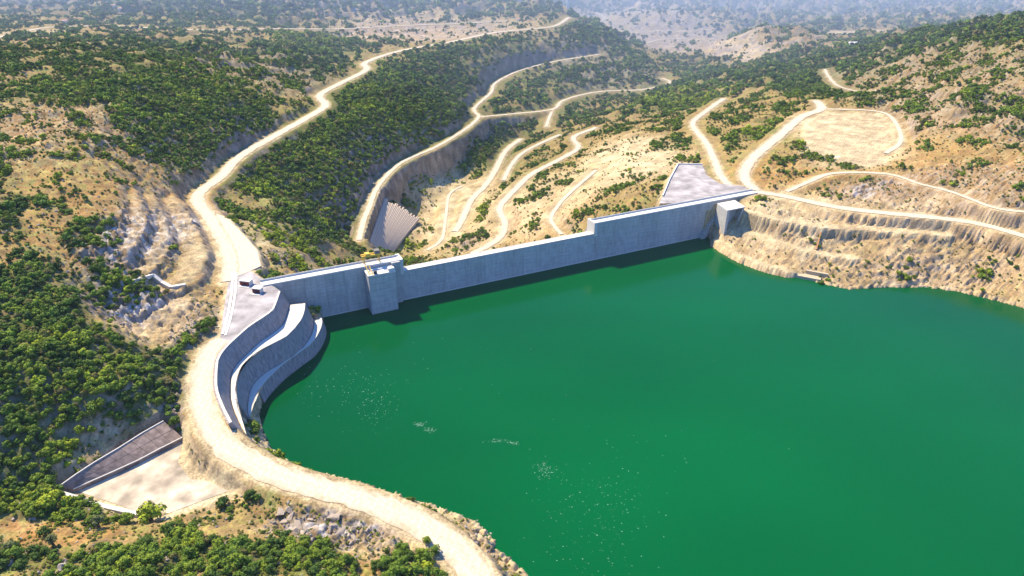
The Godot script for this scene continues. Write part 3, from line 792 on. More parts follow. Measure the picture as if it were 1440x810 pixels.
func build_ground() -> void:
	var nz := FastNoiseLite.new()
	nz.seed = 21
	nz.noise_type = FastNoiseLite.TYPE_SIMPLEX
	nz.frequency = 1.0 / 34.0
	nz.fractal_octaves = 5
	var nf := FastNoiseLite.new()
	nf.seed = 33
	nf.noise_type = FastNoiseLite.TYPE_SIMPLEX
	nf.frequency = 1.0 / 5.0
	nf.fractal_octaves = 3
	var nr := FastNoiseLite.new()
	nr.seed = 44
	nr.noise_type = FastNoiseLite.TYPE_CELLULAR
	nr.cellular_return_type = FastNoiseLite.RETURN_DISTANCE2_SUB
	nr.frequency = 1.0 / 5.5
	# rough, broken rock where the ground is rock and is not graded
	for j in R:
		var dd := rows_d[j]
		if dd > 1500.0: break
		var amp := 1.0 - smoothstep(900.0, 1500.0, dd)
		for i in C:
			var k := j * C + i
			if gh[k] < -2.0 and dd < 330.0: continue
			var wild := smoothstep(0.0, 0.55, 1.0 - gflat[k]) * amp
			if wild < 0.05: continue
			var x := (-CU + 2.0 * CU * i / (C - 1)) * dd
			var g := look(f_grey, x, dd)
			var ro := look(f_rough, x, dd)
			var hh := gh[k]
			if ro > 0.02 and hh > 0.3:
				var st := hh / 3.4 + nz.get_noise_2d(x * 1.2, dd * 1.2) * 0.5
				var fr := st - floorf(st)
				hh += (smoothstep(0.5, 1.0, fr) - fr) * 3.4 * 0.95 * ro * wild
			gh[k] = hh + nf.get_noise_2d(x, dd) * (0.35 + 1.3 * g + 0.7 * ro) * wild + (nr.get_noise_2d(x, dd) + 0.4) * (3.6 * g + 1.1 * ro) * wild
	var pos := PackedVector3Array()
	var nor := PackedVector3Array()
	var col := PackedColorArray()
	var idx := PackedInt32Array()
	var map := PackedInt32Array()
	map.resize(R * C)
	map.fill(-1)
	var soil := Color(0.54, 0.375, 0.155)
	var ochre := Color(0.60, 0.31, 0.095)
	var pale := Color(0.88, 0.69, 0.40)
	var rock := Color(0.42, 0.34, 0.265)
	var tanrock := Color(0.88, 0.61, 0.34)
	var grass := Color(0.20, 0.255, 0.04)
	var straw := Color(0.60, 0.50, 0.12)
	var litter := Color(0.12, 0.15, 0.03)
	var skip := PackedByteArray()
	skip.resize(R * C)
	for j in R:
		var dd := rows_d[j]
		var lim := 0.9 + 0.45 * clampf((600.0 - dd) / 400.0, 0.0, 1.0)
		for i in C:
			var k := j * C + i
			var u := -CU + 2.0 * CU * i / (C - 1)
			if absf(u) > lim or (gh[k] < -6.5 and Geometry2D.is_point_in_polygon(Vector2(u * dd, -dd), lake)):
				skip[k] = 1
	for j in R - 1:
		var dd := rows_d[j]
		for i in C - 1:
			var k := j * C + i
			if skip[k] + skip[k + 1] + skip[k + C] + skip[k + C + 1] > 1: continue
			for q in [k, k + 1, k + C, k + C + 1]:
				if map[q] < 0:
					map[q] = pos.size()
					var jj: int = q / C
					var ii: int = q % C
					var d2 := rows_d[jj]
					var u := -CU + 2.0 * CU * ii / (C - 1)
					var x := u * d2
					var h := gh[q]
					pos.append(Vector3(x, h, -d2))
					# slope from neighbours
					var il := maxi(ii - 1, 0)
					var ir := mini(ii + 1, C - 1)
					var jl := maxi(jj - 1, 0)
					var jr := mini(jj + 1, R - 1)
					var ha := gh[jj * C + il]
					var hb := gh[jj * C + ir]
					var hx := (hb - ha) / ((ir - il) * 2.0 * CU / (C - 1) * d2)
					var hd := (gh[jr * C + ii] - gh[jl * C + ii]) / (rows_d[jr] - rows_d[jl]) - hx * u
					var n := Vector3(-hx, 1.0, hd).normalized()
					var stp := smoothstep(0.88, 0.6, n.y) * (1.0 - smoothstep(0.6, 1.0, gflat[q]))
					if stp > 0.02 and h > 0.6 or stp > 0.02 and d2 > 560.0:
						pos[-1] += n * (nf.get_noise_3d(x, h * 1.8, d2) * 1.6 + nz.get_noise_3d(x * 2.0, h * 3.0, d2 * 2.0) * 1.8) * stp * clampf(d2 / 450.0, 0.5, 2.0)
					nor.append(Vector3.ZERO)
					var b1 := nz.get_noise_2d(x, d2)
					var b2 := nf.get_noise_2d(x * 0.6 + 400.0, d2 * 0.6)
					var veg := look(f_veg, x, d2)
					var pl := look(f_pale, x, d2)
					var oc := look(f_ochre, x, d2)
					var gr := look(f_grey, x, d2)
					var lu := look(f_lush, x, d2)
					var sand := gsand[q]
					var c := soil.lerp(ochre, clampf(oc + b1 * 0.9, 0.0, 1.0))
					c = c.lerp(straw, clampf(lu * 0.7 - 0.1 + b2 * 0.6, 0.0, 0.8))
					c = c.lerp(grass, clampf((veg - 0.35) * 1.1 + b1 * 0.9 + b2 * 0.5, 0.0, 0.9))
					c = c.lerp(litter, clampf((veg - 0.7) * 2.2 + b2 * 0.4, 0.0, 0.75))
					c = c.lerp(pale, clampf(pl + b1 * 0.5, 0.0, 1.0) * clampf(1.0 - veg * 0.7, 0.0, 1.0))
					var qy := look(f_quarry, x, d2) if d2 > 900.0 else 0.0
					c = c.lerp(Color(0.50, 0.42, 0.38), clampf(qy * (0.5 + b1 * 1.6), 0.0, 0.85))
					var steep := smoothstep(0.86, 0.62, n.y)
					var rk := rock.lerp(tanrock, clampf(pl * 0.7 + oc * 0.5 - gr * 0.3, 0.0, 1.0))
					rk = rk.lerp(Color(0.64, 0.58, 0.53), smoothstep(0.72, 0.93, gr) * clampf(0.6 + b2, 0.0, 1.0))
					c = c.lerp(rk * (1.0 + b2 * 0.4), clampf(gr * (0.75 + b2) + steep * 0.75 * (1.0 - sand), 0.0, 0.95))
					c = c.lerp(pale * (1.0 + b1 * 0.15), clampf(sand + b2 * 0.25 * sand, 0.0, 1.0))
					var ro2 := look(f_rough, x, d2)
					if ro2 > 0.05 and d2 < 700.0: c = c.lerp(ochre.lerp(tanrock, 0.35), clampf(sin(h * 2.3 + b1 * 5.0) * 0.5 * ro2 * (1.0 - gr), 0.0, 0.5) * (1.0 - sand))
					c = c * (1.0 + b2 * 0.28 + b1 * 0.12)
					c.a = 1.0
					col.append(c)
			idx.append_array([map[k], map[k + 1], map[k + C + 1], map[k], map[k + C + 1], map[k + C]])
	print("ground verts ", pos.size(), " tris ", idx.size() / 3, " ", Time.get_ticks_msec())
	var arr := []
	arr.resize(Mesh.ARRAY_MAX)
	arr[Mesh.ARRAY_VERTEX] = pos
	arr[Mesh.ARRAY_NORMAL] = nor
	arr[Mesh.ARRAY_COLOR] = col
	# front faces run clockwise
	for t in idx.size() / 3:
		var s := idx[t * 3 + 1]
		idx[t * 3 + 1] = idx[t * 3 + 2]
		idx[t * 3 + 2] = s
	arr[Mesh.ARRAY_INDEX] = idx
	for t in idx.size() / 3:
		var ia := idx[t * 3]
		var ib := idx[t * 3 + 1]
		var ic := idx[t * 3 + 2]
		var fn := (pos[ic] - pos[ia]).cross(pos[ib] - pos[ia])
		nor[ia] += fn
		nor[ib] += fn
		nor[ic] += fn
	for i in nor.size():
		nor[i] = nor[i].normalized()
	arr[Mesh.ARRAY_NORMAL] = nor
	var am := ArrayMesh.new()
	am.add_surface_from_arrays(Mesh.PRIMITIVE_TRIANGLES, arr)
	var m := grainy("earth", Color.WHITE, noise_tex(0.02, 5, 0.62, 1.0, 3), Vector3.ONE / 17.0, noise_tex(0.03, 5, 0, 1, 4, true, 6.0), 0.9)
	m.vertex_color_use_as_albedo = true
	m.detail_enabled = true
	m.detail_blend_mode = BaseMaterial3D.BLEND_MODE_MUL
	m.detail_albedo = noise_tex(0.015, 4, 0.75, 1.0, 8)
	m.detail_uv_layer = BaseMaterial3D.DETAIL_UV_2
	m.uv2_triplanar = true
	m.uv2_world_triplanar = true
	m.uv2_scale = Vector3.ONE / 143.0
	var o := top("terrain", am, m)
	tag(o, "dry scrub hillsides and gorge around the reservoir", "", "", "structure")

# ---------------------------------------------------------------- roads and paved areas
func strip(line: Array, half: float, lift: float, seed_: int) -> ArrayMesh:
	var nn := FastNoiseLite.new()
	nn.seed = seed_
	nn.frequency = 1.0 / 9.0
	var pos := PackedVector3Array()
	var nor := PackedVector3Array()
	var idx := PackedInt32Array()
	var n := line.size()
	var col := PackedColorArray()
	var K := 9
	for i in n:
		var p: Vector3 = line[i]
		var t: Vector3 = (line[mini(i + 1, n - 1)] - line[maxi(i - 1, 0)]) * Vector3(1, 0, 1)
		var s := Vector3(-t.z, 0, t.x).normalized()
		var up := lift + 0.0007 * -p.z
		for k in K:
			var f := -1.0 + 2.0 * k / (K - 1)
			var edge := k == 0 or k == K - 1
			var w := half * (1.0 + (0.34 * nn.get_noise_2d(i * 4.0, 40.0 * k) if edge or k == 1 or k == K - 2 else 0.0))
			pos.append(p + s * w * f + Vector3.UP * (up - (0.35 if edge else 0.0) * minf(1.0, up) + 0.05 * (1.0 - f * f)))
			nor.append(Vector3.UP)
			var tone := 1.0 + 0.16 * nn.get_noise_2d(i * 0.35 + 900.0, k * 7.0) + 0.10 * nn.get_noise_2d(i * 5.0, k * 9.0)
			var c := Color(tone, tone, tone).lerp(Color(0.72, 0.62, 0.5), clampf(absf(f) * 1.6 - 0.95 + nn.get_noise_2d(i * 3.0, 500.0 + k * 30.0), 0.0, 0.8))
			col.append(c)
	for i in n - 1:
		for k in K - 1:
			var a := i * K + k
			idx.append_array([a, a + K, a + K + 1, a, a + K + 1, a + 1])
	var arr := []
	arr.resize(Mesh.ARRAY_MAX)
	arr[Mesh.ARRAY_VERTEX] = pos
	arr[Mesh.ARRAY_NORMAL] = nor
	arr[Mesh.ARRAY_COLOR] = col
	arr[Mesh.ARRAY_INDEX] = idx
	var am := ArrayMesh.new()
	am.add_surface_from_arrays(Mesh.PRIMITIVE_TRIANGLES, arr)
	return am

func sheet(px: Array, h: float) -> ArrayMesh:
	var pv := PackedVector2Array()
	for p in px_line(px, h):
		pv.append(Vector2(p.x, p.z))
	var tri := Geometry2D.triangulate_polygon(pv)
	var st := st_new()
	for t in tri.size() / 3:
		var a := pv[tri[t * 3]]
		var b := pv[tri[t * 3 + 1]]
		var c := pv[tri[t * 3 + 2]]
		var ccw := (b - a).cross(c - a) < 0.0
		for v in ([a, c, b] if ccw else [a, b, c]):
			st.add_vertex(Vector3(v.x, h, v.y))
	return done(st)

func build_roads() -> void:
	var dirt := grainy("pale_dirt", lin(0.59, 0.505, 0.365), noise_tex(0.012, 5, 0.84, 1.0, 12), Vector3.ONE / 13.0)
	dirt.vertex_color_use_as_albedo = true
	var i := 0
	for r in roads:
		i += 1
		if r.kind != "road": continue
		var o := top("road", strip(smooth_line(r.line, 3.0), r.half, 0.12, i), dirt)
		tag(o, r.label, "", "", "structure")
	var ap := top("dirt_apron", sheet(apron_px, CREST + 0.12), dirt)
	tag(ap, "widened cream dirt apron where the road reaches the dam", "", "", "structure")
	var paved := grainy("grey_paving", lin(0.44, 0.405, 0.385), noise_tex(0.006, 5, 0.68, 1.0, 14), Vector3.ONE / 47.0)
	var o1 := top("pavement", sheet(platform, CREST + 0.02), paved)
	tag(o1, "grey paved platform at the left end of the dam crest", "", "", "structure")
	var o2 := top("pavement", sheet(lot, CREST + 0.02), paved)
	tag(o2, "grey paved lot behind the right end of the dam crest", "", "", "structure")
	var white := grainy("white_concrete_strip", lin(0.72, 0.68, 0.62), noise_tex(0.03, 4, 0.85, 1.0, 15), Vector3.ONE / 9.0)
	for a in [[[Vector2(327, 384), Vector2(326, 410), Vector2(321, 440), Vector2(313, 470)], 0.7], [[Vector2(332, 384), Vector2(331, 410), Vector2(326, 440), Vector2(317, 472)], 0.7]]:
		var s := top("kerb", strip(smooth_line(px_line(a[0], CREST + 0.1), 4.0), a[1], 0.0, 77), white)
		tag(s, "pale concrete kerb strip along the paved platform", "", "", "structure")
	var fl := top("pit_floor", sheet(pit, 18.12), grainy("chalky_sand", lin(0.66, 0.55, 0.40), noise_tex(0.006, 5, 0.55, 1.0, 16), Vector3.ONE / 46.0))
	tag(fl, "bright sandy floor of the excavated basin", "", "", "structure")

# ---------------------------------------------------------------- water
func build_water() -> void:
	var big := Geometry2D.offset_polygon(lake, 7.0)[0]
	# keep the sheet on the lake side of the dam
	var cut := PackedVector2Array()
	for p in [dam0 - da * 200.0 + dn * 1.5, dam1 + da * 300.0 + dn * 1.5, dam1 + da * 300.0 + dn * 300.0, dam0 - da * 200.0 + dn * 300.0]:
		cut.append(Vector2(p.x, p.z))
	var left := Geometry2D.clip_polygons(big, cut)
	var best: PackedVector2Array = left[0]
	for l in left:
		if l.size() > best.size(): best = l
	var tri := Geometry2D.triangulate_polygon(best)
	var st := st_new()
	for t in tri.size() / 3:
		var a := best[tri[t * 3]]
		var b := best[tri[t * 3 + 1]]
		var c := best[tri[t * 3 + 2]]
		var ccw := (b - a).cross(c - a) < 0.0
		for v in ([a, c, b] if ccw else [a, b, c]):
			st.add_vertex(Vector3(v.x, 0.0, v.y))
	var m := mat("green_water", lin(0.0, 0.080, 0.017), 0.1)
	m.metallic_specular = 0.22
	m.uv1_triplanar = true
	m.uv1_world_triplanar = true
	m.uv1_scale = Vector3.ONE / 26.0
	m.normal_enabled = true
	m.normal_texture = noise_tex(0.035, 4, 0, 1, 51, true, 3.0)
	m.normal_scale = 0.12
	m.detail_enabled = true
	m.detail_blend_mode = BaseMaterial3D.BLEND_MODE_MUL
	m.detail_albedo = noise_tex(0.004, 3, 0.84, 1.0, 52)
	m.detail_uv_layer = BaseMaterial3D.DETAIL_UV_2
	m.uv2_triplanar = true
	m.uv2_world_triplanar = true
	m.uv2_scale = Vector3(1.0 / 900.0, 1.0, 1.0 / 420.0)
	var o := top("water", done(st), m)
	tag(o, "emerald green reservoir water", "", "", "structure")

# ---------------------------------------------------------------- the dam
func concrete(called: String, k: float, seed_: int) -> StandardMaterial3D:
	var c := lin(0.57 * k, 0.545 * k, 0.50 * k)
	var m := grainy(called, c, noise_tex(0.012, 5, 0.84, 1.0, seed_), Vector3(1.0 / 16.0, 1.0 / 90.0, 1.0 / 16.0), noise_tex(0.05, 3, 0, 1, seed_ + 1, true, 2.0), 0.25)
	m.detail_enabled = true
	m.detail_blend_mode = BaseMaterial3D.BLEND_MODE_MUL
	m.detail_albedo = noise_tex(0.012, 4, 0.84, 1.0, seed_ + 2)
	m.detail_uv_layer = BaseMaterial3D.DETAIL_UV_2
	m.uv2_triplanar = true
	m.uv2_world_triplanar = true
	m.uv2_scale = Vector3(1.0 / 90.0, 1.0 / 9.0, 1.0 / 90.0)
	return m

func build_dam() -> void:
	var cm := [concrete("concrete_a", 1.0, 60), concrete("concrete_b", 0.95, 64), concrete("concrete_c", 1.05, 68)]
	var cap := grainy("pale_cap_concrete", lin(0.66, 0.63, 0.56), noise_tex(0.03, 4, 0.82, 1.0, 72), Vector3.ONE / 6.0)
	var o := base("concrete_dam", dam0 * Vector3(1, 0, 1), "long straight grey concrete gravity dam with a lower spillway section", "dam")
	var org := Vector3.ZERO
	var sA := along(368.0)
	var sT0 := along(511.0)
	var sT1 := along(551.0)
	var sL0 := along(564.0)
	var sL1 := along(838.0)
	var sE := along(1066.0)
	var low := CREST - 8.0
	var w := 7.0
	# wall blocks with open joints
	var edges := [sA]
	var mark := func(a: float, b: float, n: int) -> void:
		for k in n:
			edges.append(lerpf(a, b, (k + 1.0) / n))
	mark.call(sA, sT0, 5)
	mark.call(sT0, sL0, 2)
	mark.call(sL0, sL1, 10)
	mark.call(sL1, sE, 8)
	for k in edges.size() - 1:
		var h := low if edges[k] > sL0 - 0.5 and edges[k + 1] < sL1 + 0.5 else CREST
		var st := st_new()
		var x0: float = edges[k] + 0.05
		var x1: float = edges[k + 1] - 0.05
		var rec := 0.04 if k % 2 == 0 else 0.0
		# upstream face in two lifts, the upper one standing a little back
		var mid := h - 11.0
		prism(st, [da * x0 + dn * (rec - 0.25) + Vector3.UP * -22, da * x0 + dn * (w + 0.72 * (h + 22.0)) + Vector3.UP * -22, da * x1 + dn * (w + 0.72 * (h + 22.0)) + Vector3.UP * -22, da * x1 + dn * (rec - 0.25) + Vector3.UP * -22],
			[da * x0 + dn * (rec - 0.25) + Vector3.UP * mid, da * x0 + dn * (w + 0.72 * 11.0) + Vector3.UP * mid, da * x1 + dn * (w + 0.72 * 11.0) + Vector3.UP * mid, da * x1 + dn * (rec - 0.25) + Vector3.UP * mid])
		prism(st, [da * x0 + dn * rec + Vector3.UP * mid, da * x0 + dn * (w + 0.72 * 11.0) + Vector3.UP * mid, da * x1 + dn * (w + 0.72 * 11.0) + Vector3.UP * mid, da * x1 + dn * rec + Vector3.UP * mid],
			[da * x0 + dn * rec + Vector3.UP * h, da * x0 + dn * w + Vector3.UP * h, da * x1 + dn * w + Vector3.UP * h, da * x1 + dn * rec + Vector3.UP * h])
		part("wall_block", done(st), cm[(k * 7 + k / 3) % 3], o)
	# crest slabs, parapets and kerbs
	for a in [[sA, sT0 + 0.5, CREST], [sT0 + 0.5, sL0, CREST], [sL1, sE, CREST]]:
		part("crest_slab", box_mesh(org, da, dn, a[0], a[1], -0.25, w + 0.3, a[2] + 0.01, a[2] + 0.45), cap, o)
		part("parapet", box_mesh(org, da, dn, a[0], a[1], w - 0.35, w, a[2] + 0.46, a[2] + 1.7), cap, o)
		part("kerb", box_mesh(org, da, dn, a[0], a[1], -0.1, 0.25, a[2] + 0.46, a[2] + 0.8), cap, o)
	part("spillway_crest", box_mesh(org, da, dn, sL0 + 0.1, sL1 - 0.1, -0.12, w * 0.55, low + 0.01, low + 0.35), cap, o)
	# end piers of the spillway
	for s in [sL0, sL1]:
		part("spillway_pier", box_mesh(org, da, dn, s - 1.3, s + 1.3, -0.35, w + 3.0, low - 2.0, CREST + 0.9), cap, o)
	part("waterline_band", box_mesh(org, da, dn, sA + 1.0, along(1000.0), -0.32, -0.22, -1.0, 0.7), cap, o)
	# intake tower
	var t := Node3D.new()
	t.name = "intake_tower"
	o.add_child(t)
	part("shaft", box_mesh(org, da, dn, sT0 + 0.3, sT1 - 1.0, -10.5, -0.3, -22.0, CREST - 2.2), cm[0], t)
	part("deck", box_mesh(org, da, dn, sT0 + 0.0, sT1 - 0.6, -10.8, -0.3, CREST - 2.18, CREST - 1.4), cap, t)
	part("side_wall", box_mesh(org, da, dn, sT1 - 5.2, sT1 - 1.2, -10.0, -7.0, CREST - 1.39, CREST + 0.6), cap, t)
	part("hoist_box", box_mesh(org, da, dn, sT0 + 4.2, sT0 + 6.2, -10.2, -8.6, CREST - 1.39, CREST + 0.8), mat("dark_steel", lin(0.06, 0.065, 0.07), 0.6), t)
	part("tower_block", box_mesh(org, da, dn, sT1 - 0.8, sL0 - 1.4, -2.0, -0.3, -22.0, CREST + 0.4), cm[1], t)
	# gantry crane on the crest over the intake
	var yel := mat("yellow_paint", lin(0.62, 0.40, 0.06), 0.55)
	var g := base("gantry_crane", dam0 * Vector3(1, 0, 1) + Vector3.UP * (CREST + 0.46), "small yellow gantry crane standing on the crest at the intake tower", "crane")
	var gx0 := sT0 + 1.5
	var gx1 := sT0 + 11.5
	for x in [gx0, gx1]:
		for z in [1.0, 5.5]:
			var st := st_new()
			beam(st, da * x + dn * z, da * x + dn * (z * 0.6 + 1.3) + Vector3.UP * 5.6, 0.45)
			part("leg", done(st), yel, g)
	for z in [1.9, 4.6]:
		part("girder", box_mesh(org, da, dn, gx0 - 1.5, gx1 + 1.0, z - 0.45, z + 0.45, 5.6, 6.7), yel, g)
	part("trolley", box_mesh(org, da, dn, gx0 + 1.0, gx0 + 4.0, 1.6, 4.9, 6.72, 7.8), yel, g)
	part("machine_house", box_mesh(org, da, dn, gx1 - 2.8, gx1 + 0.6, 1.4, 5.2, 6.72, 9.0), mat("machine_grey", lin(0.16, 0.15, 0.12), 0.7), g)
	# inclined yellow trash-rack frame on the tower deck
	var fr := base("rack_frame", dam0 * Vector3(1, 0, 1) + Vector3.UP * (CREST - 1.38), "yellow inclined steel rack frame leaning on the intake deck", "frame")
	for x in [sT0 + 1.2, sT0 + 3.4]:
		var st := st_new()
		beam(st, da * x - dn * 10.0, da * x - dn * 1.6 + Vector3.UP * 3.2, 0.35)
		part("rail", done(st), yel, fr)
	for k in 4:
		var st := st_new()
		var z := -9.0 + 2.2 * k
		beam(st, da * (sT0 + 1.2) + dn * z + Vector3.UP * (10.0 + z) * 0.38, da * (sT0 + 3.4) + dn * z + Vector3.UP * (10.0 + z) * 0.38, 0.22)
		part("rung", done(st), yel, fr)
	# right abutment: pier block and ribbed steps along the wall
	var p0 := un(1010, 287, CREST)
	var p1 := un(1048, 291, CREST)
	var p2 := un(1023, 296, CREST)
	var q2 := un(1023, 316, 13.0)
	var q0 := un(1009, 310, 13.0)
	var q1 := un(1040, 316, 13.0)
	var ab := base("concrete_block", q2, "tall pale concrete end block standing on the rocky right bank", "block")
	var bx := (p1 - p2) * Vector3(1, 0, 1)
	var bz := (p0 - p2) * Vector3(1, 0, 1)
	var o2 := p2 * Vector3(1, 0, 1) - q2 * Vector3(1, 0, 1)
	var hi := CREST - 13.6
	var uppr := [o2 + Vector3.UP * hi, o2 + bz * 1.1 + Vector3.UP * hi, o2 + bz * 1.1 + bx + Vector3.UP * hi, o2 + bx + Vector3.UP * hi]
	for wp in [["side_wall", 0.0, 0.13, 0.0, 0.13, 0.0, 1.1], ["back_wall", 0.13, 0.66, 0.13, 0.9, 0.5, 1.1], ["wing_wall", 0.62, 0.74, 0.9, 1.0, 0.04, 1.1]]:
		var stb := st_new()
		var lw: Array = []
		var uw: Array = []
		for c in [[0, 5], [0, 6], [1, 6], [1, 5]]:
			lw.append(o2 + bx * wp[1 + c[0]] + bz * wp[c[1]] + Vector3.DOWN * 4.0)
			uw.append(o2 + bx * wp[3 + c[0]] + bz * wp[c[1]] + Vector3.UP * hi)
		prism(stb, lw, uw)
		part(wp[0], done(stb), cm[2], ab)
	var stc := st_new()
	var lip := []
	var lip2 := []
	for p in uppr:
		lip.append(p + Vector3.UP * 0.02)
		lip2.append(p + Vector3.UP * 0.7)
	prism(stc, lip, lip2)
	part("cap_slab", done(stc), cap, ab)
	var sp := base("stair", dam0 * Vector3(1, 0, 1), "ribbed concrete steps descending between dam face and right bank", "steps")
	var s0 := along(990.0)
	var s1 := along(1010.0)
	for k in 11:
		var f := k / 10.0
		var hh := lerpf(3.0, 24.5, f)
		var x := lerpf(s0, s1, f)
		part("step", box_mesh(org, da, dn, x - 0.9, x + 0.55, -4.0, -0.3, hh - 8.0, hh), cm[(k + 1) % 3], sp)

func build_tiers() -> void:
	var wallm := [grainy("stained_wall", lin(0.44, 0.375, 0.34), noise_tex(0.012, 5, 0.62, 1.0, 80), Vector3(1.0 / 9.0, 1.0 / 40.0, 1.0 / 9.0), noise_tex(0.05, 3, 0, 1, 81, true, 2.0), 0.3), grainy("stained_wall_dark", lin(0.42, 0.36, 0.33), noise_tex(0.012, 5, 0.62, 1.0, 82), Vector3(1.0 / 9.0, 1.0 / 40.0, 1.0 / 9.0))]
	var ledge := grainy("ledge_concrete", lin(0.66, 0.60, 0.50), noise_tex(0.03, 4, 0.8, 1.0, 83), Vector3.ONE / 8.0)
	var what := ["tallest curved retaining wall stepping down from the paved platform", "middle curved retaining wall below the platform wall", "lowest curved retaining wall standing in the water"]
	for t in 3:
		var tw: Array = tier_w[t][0]
		var fw: Array = tier_w[t][1]
		var org: Vector3 = fw[0]
		var o := base("retaining_wall", org, what[t], "wall", "curved abutment retaining walls")
		for i in 24:
			var a: Vector3 = tw[i].lerp(tw[i + 1], 0.004)
			var b: Vector3 = tw[i].lerp(tw[i + 1], 0.996)
			var c: Vector3 = fw[i].lerp(fw[i + 1], 0.996) + Vector3.DOWN * 1.5
			var e: Vector3 = fw[i].lerp(fw[i + 1], 0.004) + Vector3.DOWN * 1.5
			var inn := ((a - e) * Vector3(1, 0, 1)).normalized() * 1.8
			var st := st_new()
			prism(st, [e - org, c - org, c + inn - org, e + inn - org], [a - org, b - org, b + inn - org, a + inn - org])
			part("wall_panel", done(st), wallm[0 if i % 3 else 1], o)
		var stc := st_new()
		var nb := 24
		for i in nb:
			var ia: Vector3 = ((tw[i] - fw[i]) * Vector3(1, 0, 1)).normalized()
			var ib: Vector3 = ((tw[i + 1] - fw[i + 1]) * Vector3(1, 0, 1)).normalized()
			var a: Vector3 = tw[i] - org
			var b: Vector3 = tw[i + 1] - org
			var up := Vector3.UP
			prism(stc, [a - ia * 0.15 + up * 0.02, b - ib * 0.15 + up * 0.02, b + ib * 1.0 + up * 0.02, a + ia * 1.0 + up * 0.02], [a - ia * 0.15 + up * 0.3, b - ib * 0.15 + up * 0.3, b + ib * 1.0 + up * 0.3, a + ia * 1.0 + up * 0.3])
		part("coping", done(stc), ledge, o)
		# the ledge behind the top edge of the lower two walls
		if t > 0:
			var back: Array = tier_w[t - 1][1]
			var stl := st_new()
			for i in nb:
				quad(stl, tw[i] - org + Vector3.UP * 0.08, tw[i + 1] - org + Vector3.UP * 0.08, back[i + 1] - org + Vector3.UP * 0.08, back[i] - org + Vector3.UP * 0.08)
			part("ledge", done(stl), ledge, o)
		# end wall towards the dam
		var ste := st_new()
		var dirn: Vector3 = ((tw[0] - tw[1]) * Vector3(1, 0, 1)).normalized() * 0.7
		var inn0: Vector3 = ((tw[0] - fw[0]) * Vector3(1, 0, 1)).normalized() * 7.0
		prism(ste, [fw[0] - org + Vector3.DOWN * 1.5, fw[0] - org + dirn + Vector3.DOWN * 1.5, fw[0] - org + dirn + inn0 * 1.6 + Vector3.DOWN * 1.5, fw[0] - org + inn0 * 1.6 + Vector3.DOWN * 1.5], [tw[0] - org + Vector3.UP * 0.05, tw[0] - org + dirn + Vector3.UP * 0.05, tw[0] - org + dirn + inn0 + Vector3.UP * 0.05, tw[0] - org + inn0 + Vector3.UP * 0.05])
		part("end_wall", done(ste), wallm[1], o)

# ---------------------------------------------------------------- plants
func leaf_ball(seed_: int, lumps: int, leaves: int, size: float) -> ArrayMesh:       # crown of unit radius, base at y = 0
	var r := RandomNumberGenerator.new()
	r.seed = seed_
	var pos := PackedVector3Array()
	var nor := PackedVector3Array()
	var col := PackedColorArray()
	for l in lumps:
		var a := TAU * l / lumps + r.randf_range(-0.5, 0.5)
		var q := r.randf_range(0.25, 0.68) if l > 0 else 0.0
		var c := Vector3(cos(a) * q, r.randf_range(0.45, 1.0) if l > 0 else 1.1, sin(a) * q)
		var rad := r.randf_range(0.32, 0.52)
		var tone := r.randf_range(0.78, 1.2)
		for k in leaves:
			var dir := Vector3(r.randfn(), r.randfn() + 0.35, r.randfn()).normalized()
			var p := c + dir * rad * r.randf_range(0.75, 1.12)
			p.y = maxf(p.y, 0.06)
			var n := (dir + Vector3(r.randfn(), r.randfn(), r.randfn()) * 0.35).normalized()
			var s := n.cross(Vector3(r.randfn(), r.randfn(), r.randfn())).normalized()
			var t := n.cross(s)
			var w := size * r.randf_range(0.7, 1.4)
			var sh := tone * r.randf_range(0.75, 1.25)
			var cc := Color(sh, sh, sh * r.randf_range(0.8, 1.1))
			for v in [p + s * w, p - s * w * 0.5 - t * w * 0.8, p - s * w * 0.5 + t * w * 0.8]:
				pos.append(v)
				nor.append((n * 0.55 + dir * 0.7).normalized())
				col.append(cc)
	var arr := []
	arr.resize(Mesh.ARRAY_MAX)
	arr[Mesh.ARRAY_VERTEX] = pos
	arr[Mesh.ARRAY_NORMAL] = nor
	arr[Mesh.ARRAY_COLOR] = col
	var am := ArrayMesh.new()
	am.add_surface_from_arrays(Mesh.PRIMITIVE_TRIANGLES, arr)
	return am

func trunk_mesh(seed_: int) -> ArrayMesh:       # forked stems, height 1
	var r := RandomNumberGenerator.new()
	r.seed = seed_
	var st := st_new()
	for k in 3:
		var a := Vector3(r.randf_range(-0.05, 0.05), -0.25, r.randf_range(-0.05, 0.05))
		var b := Vector3(r.randf_range(-0.35, 0.35), r.randf_range(0.6, 0.9), r.randf_range(-0.35, 0.35))
		var m := a.lerp(b, 0.5) + Vector3(r.randf_range(-0.1, 0.1), 0, r.randf_range(-0.1, 0.1))
		beam(st, a, m, 0.13)
		beam(st, m, b, 0.08)
	return done(st)

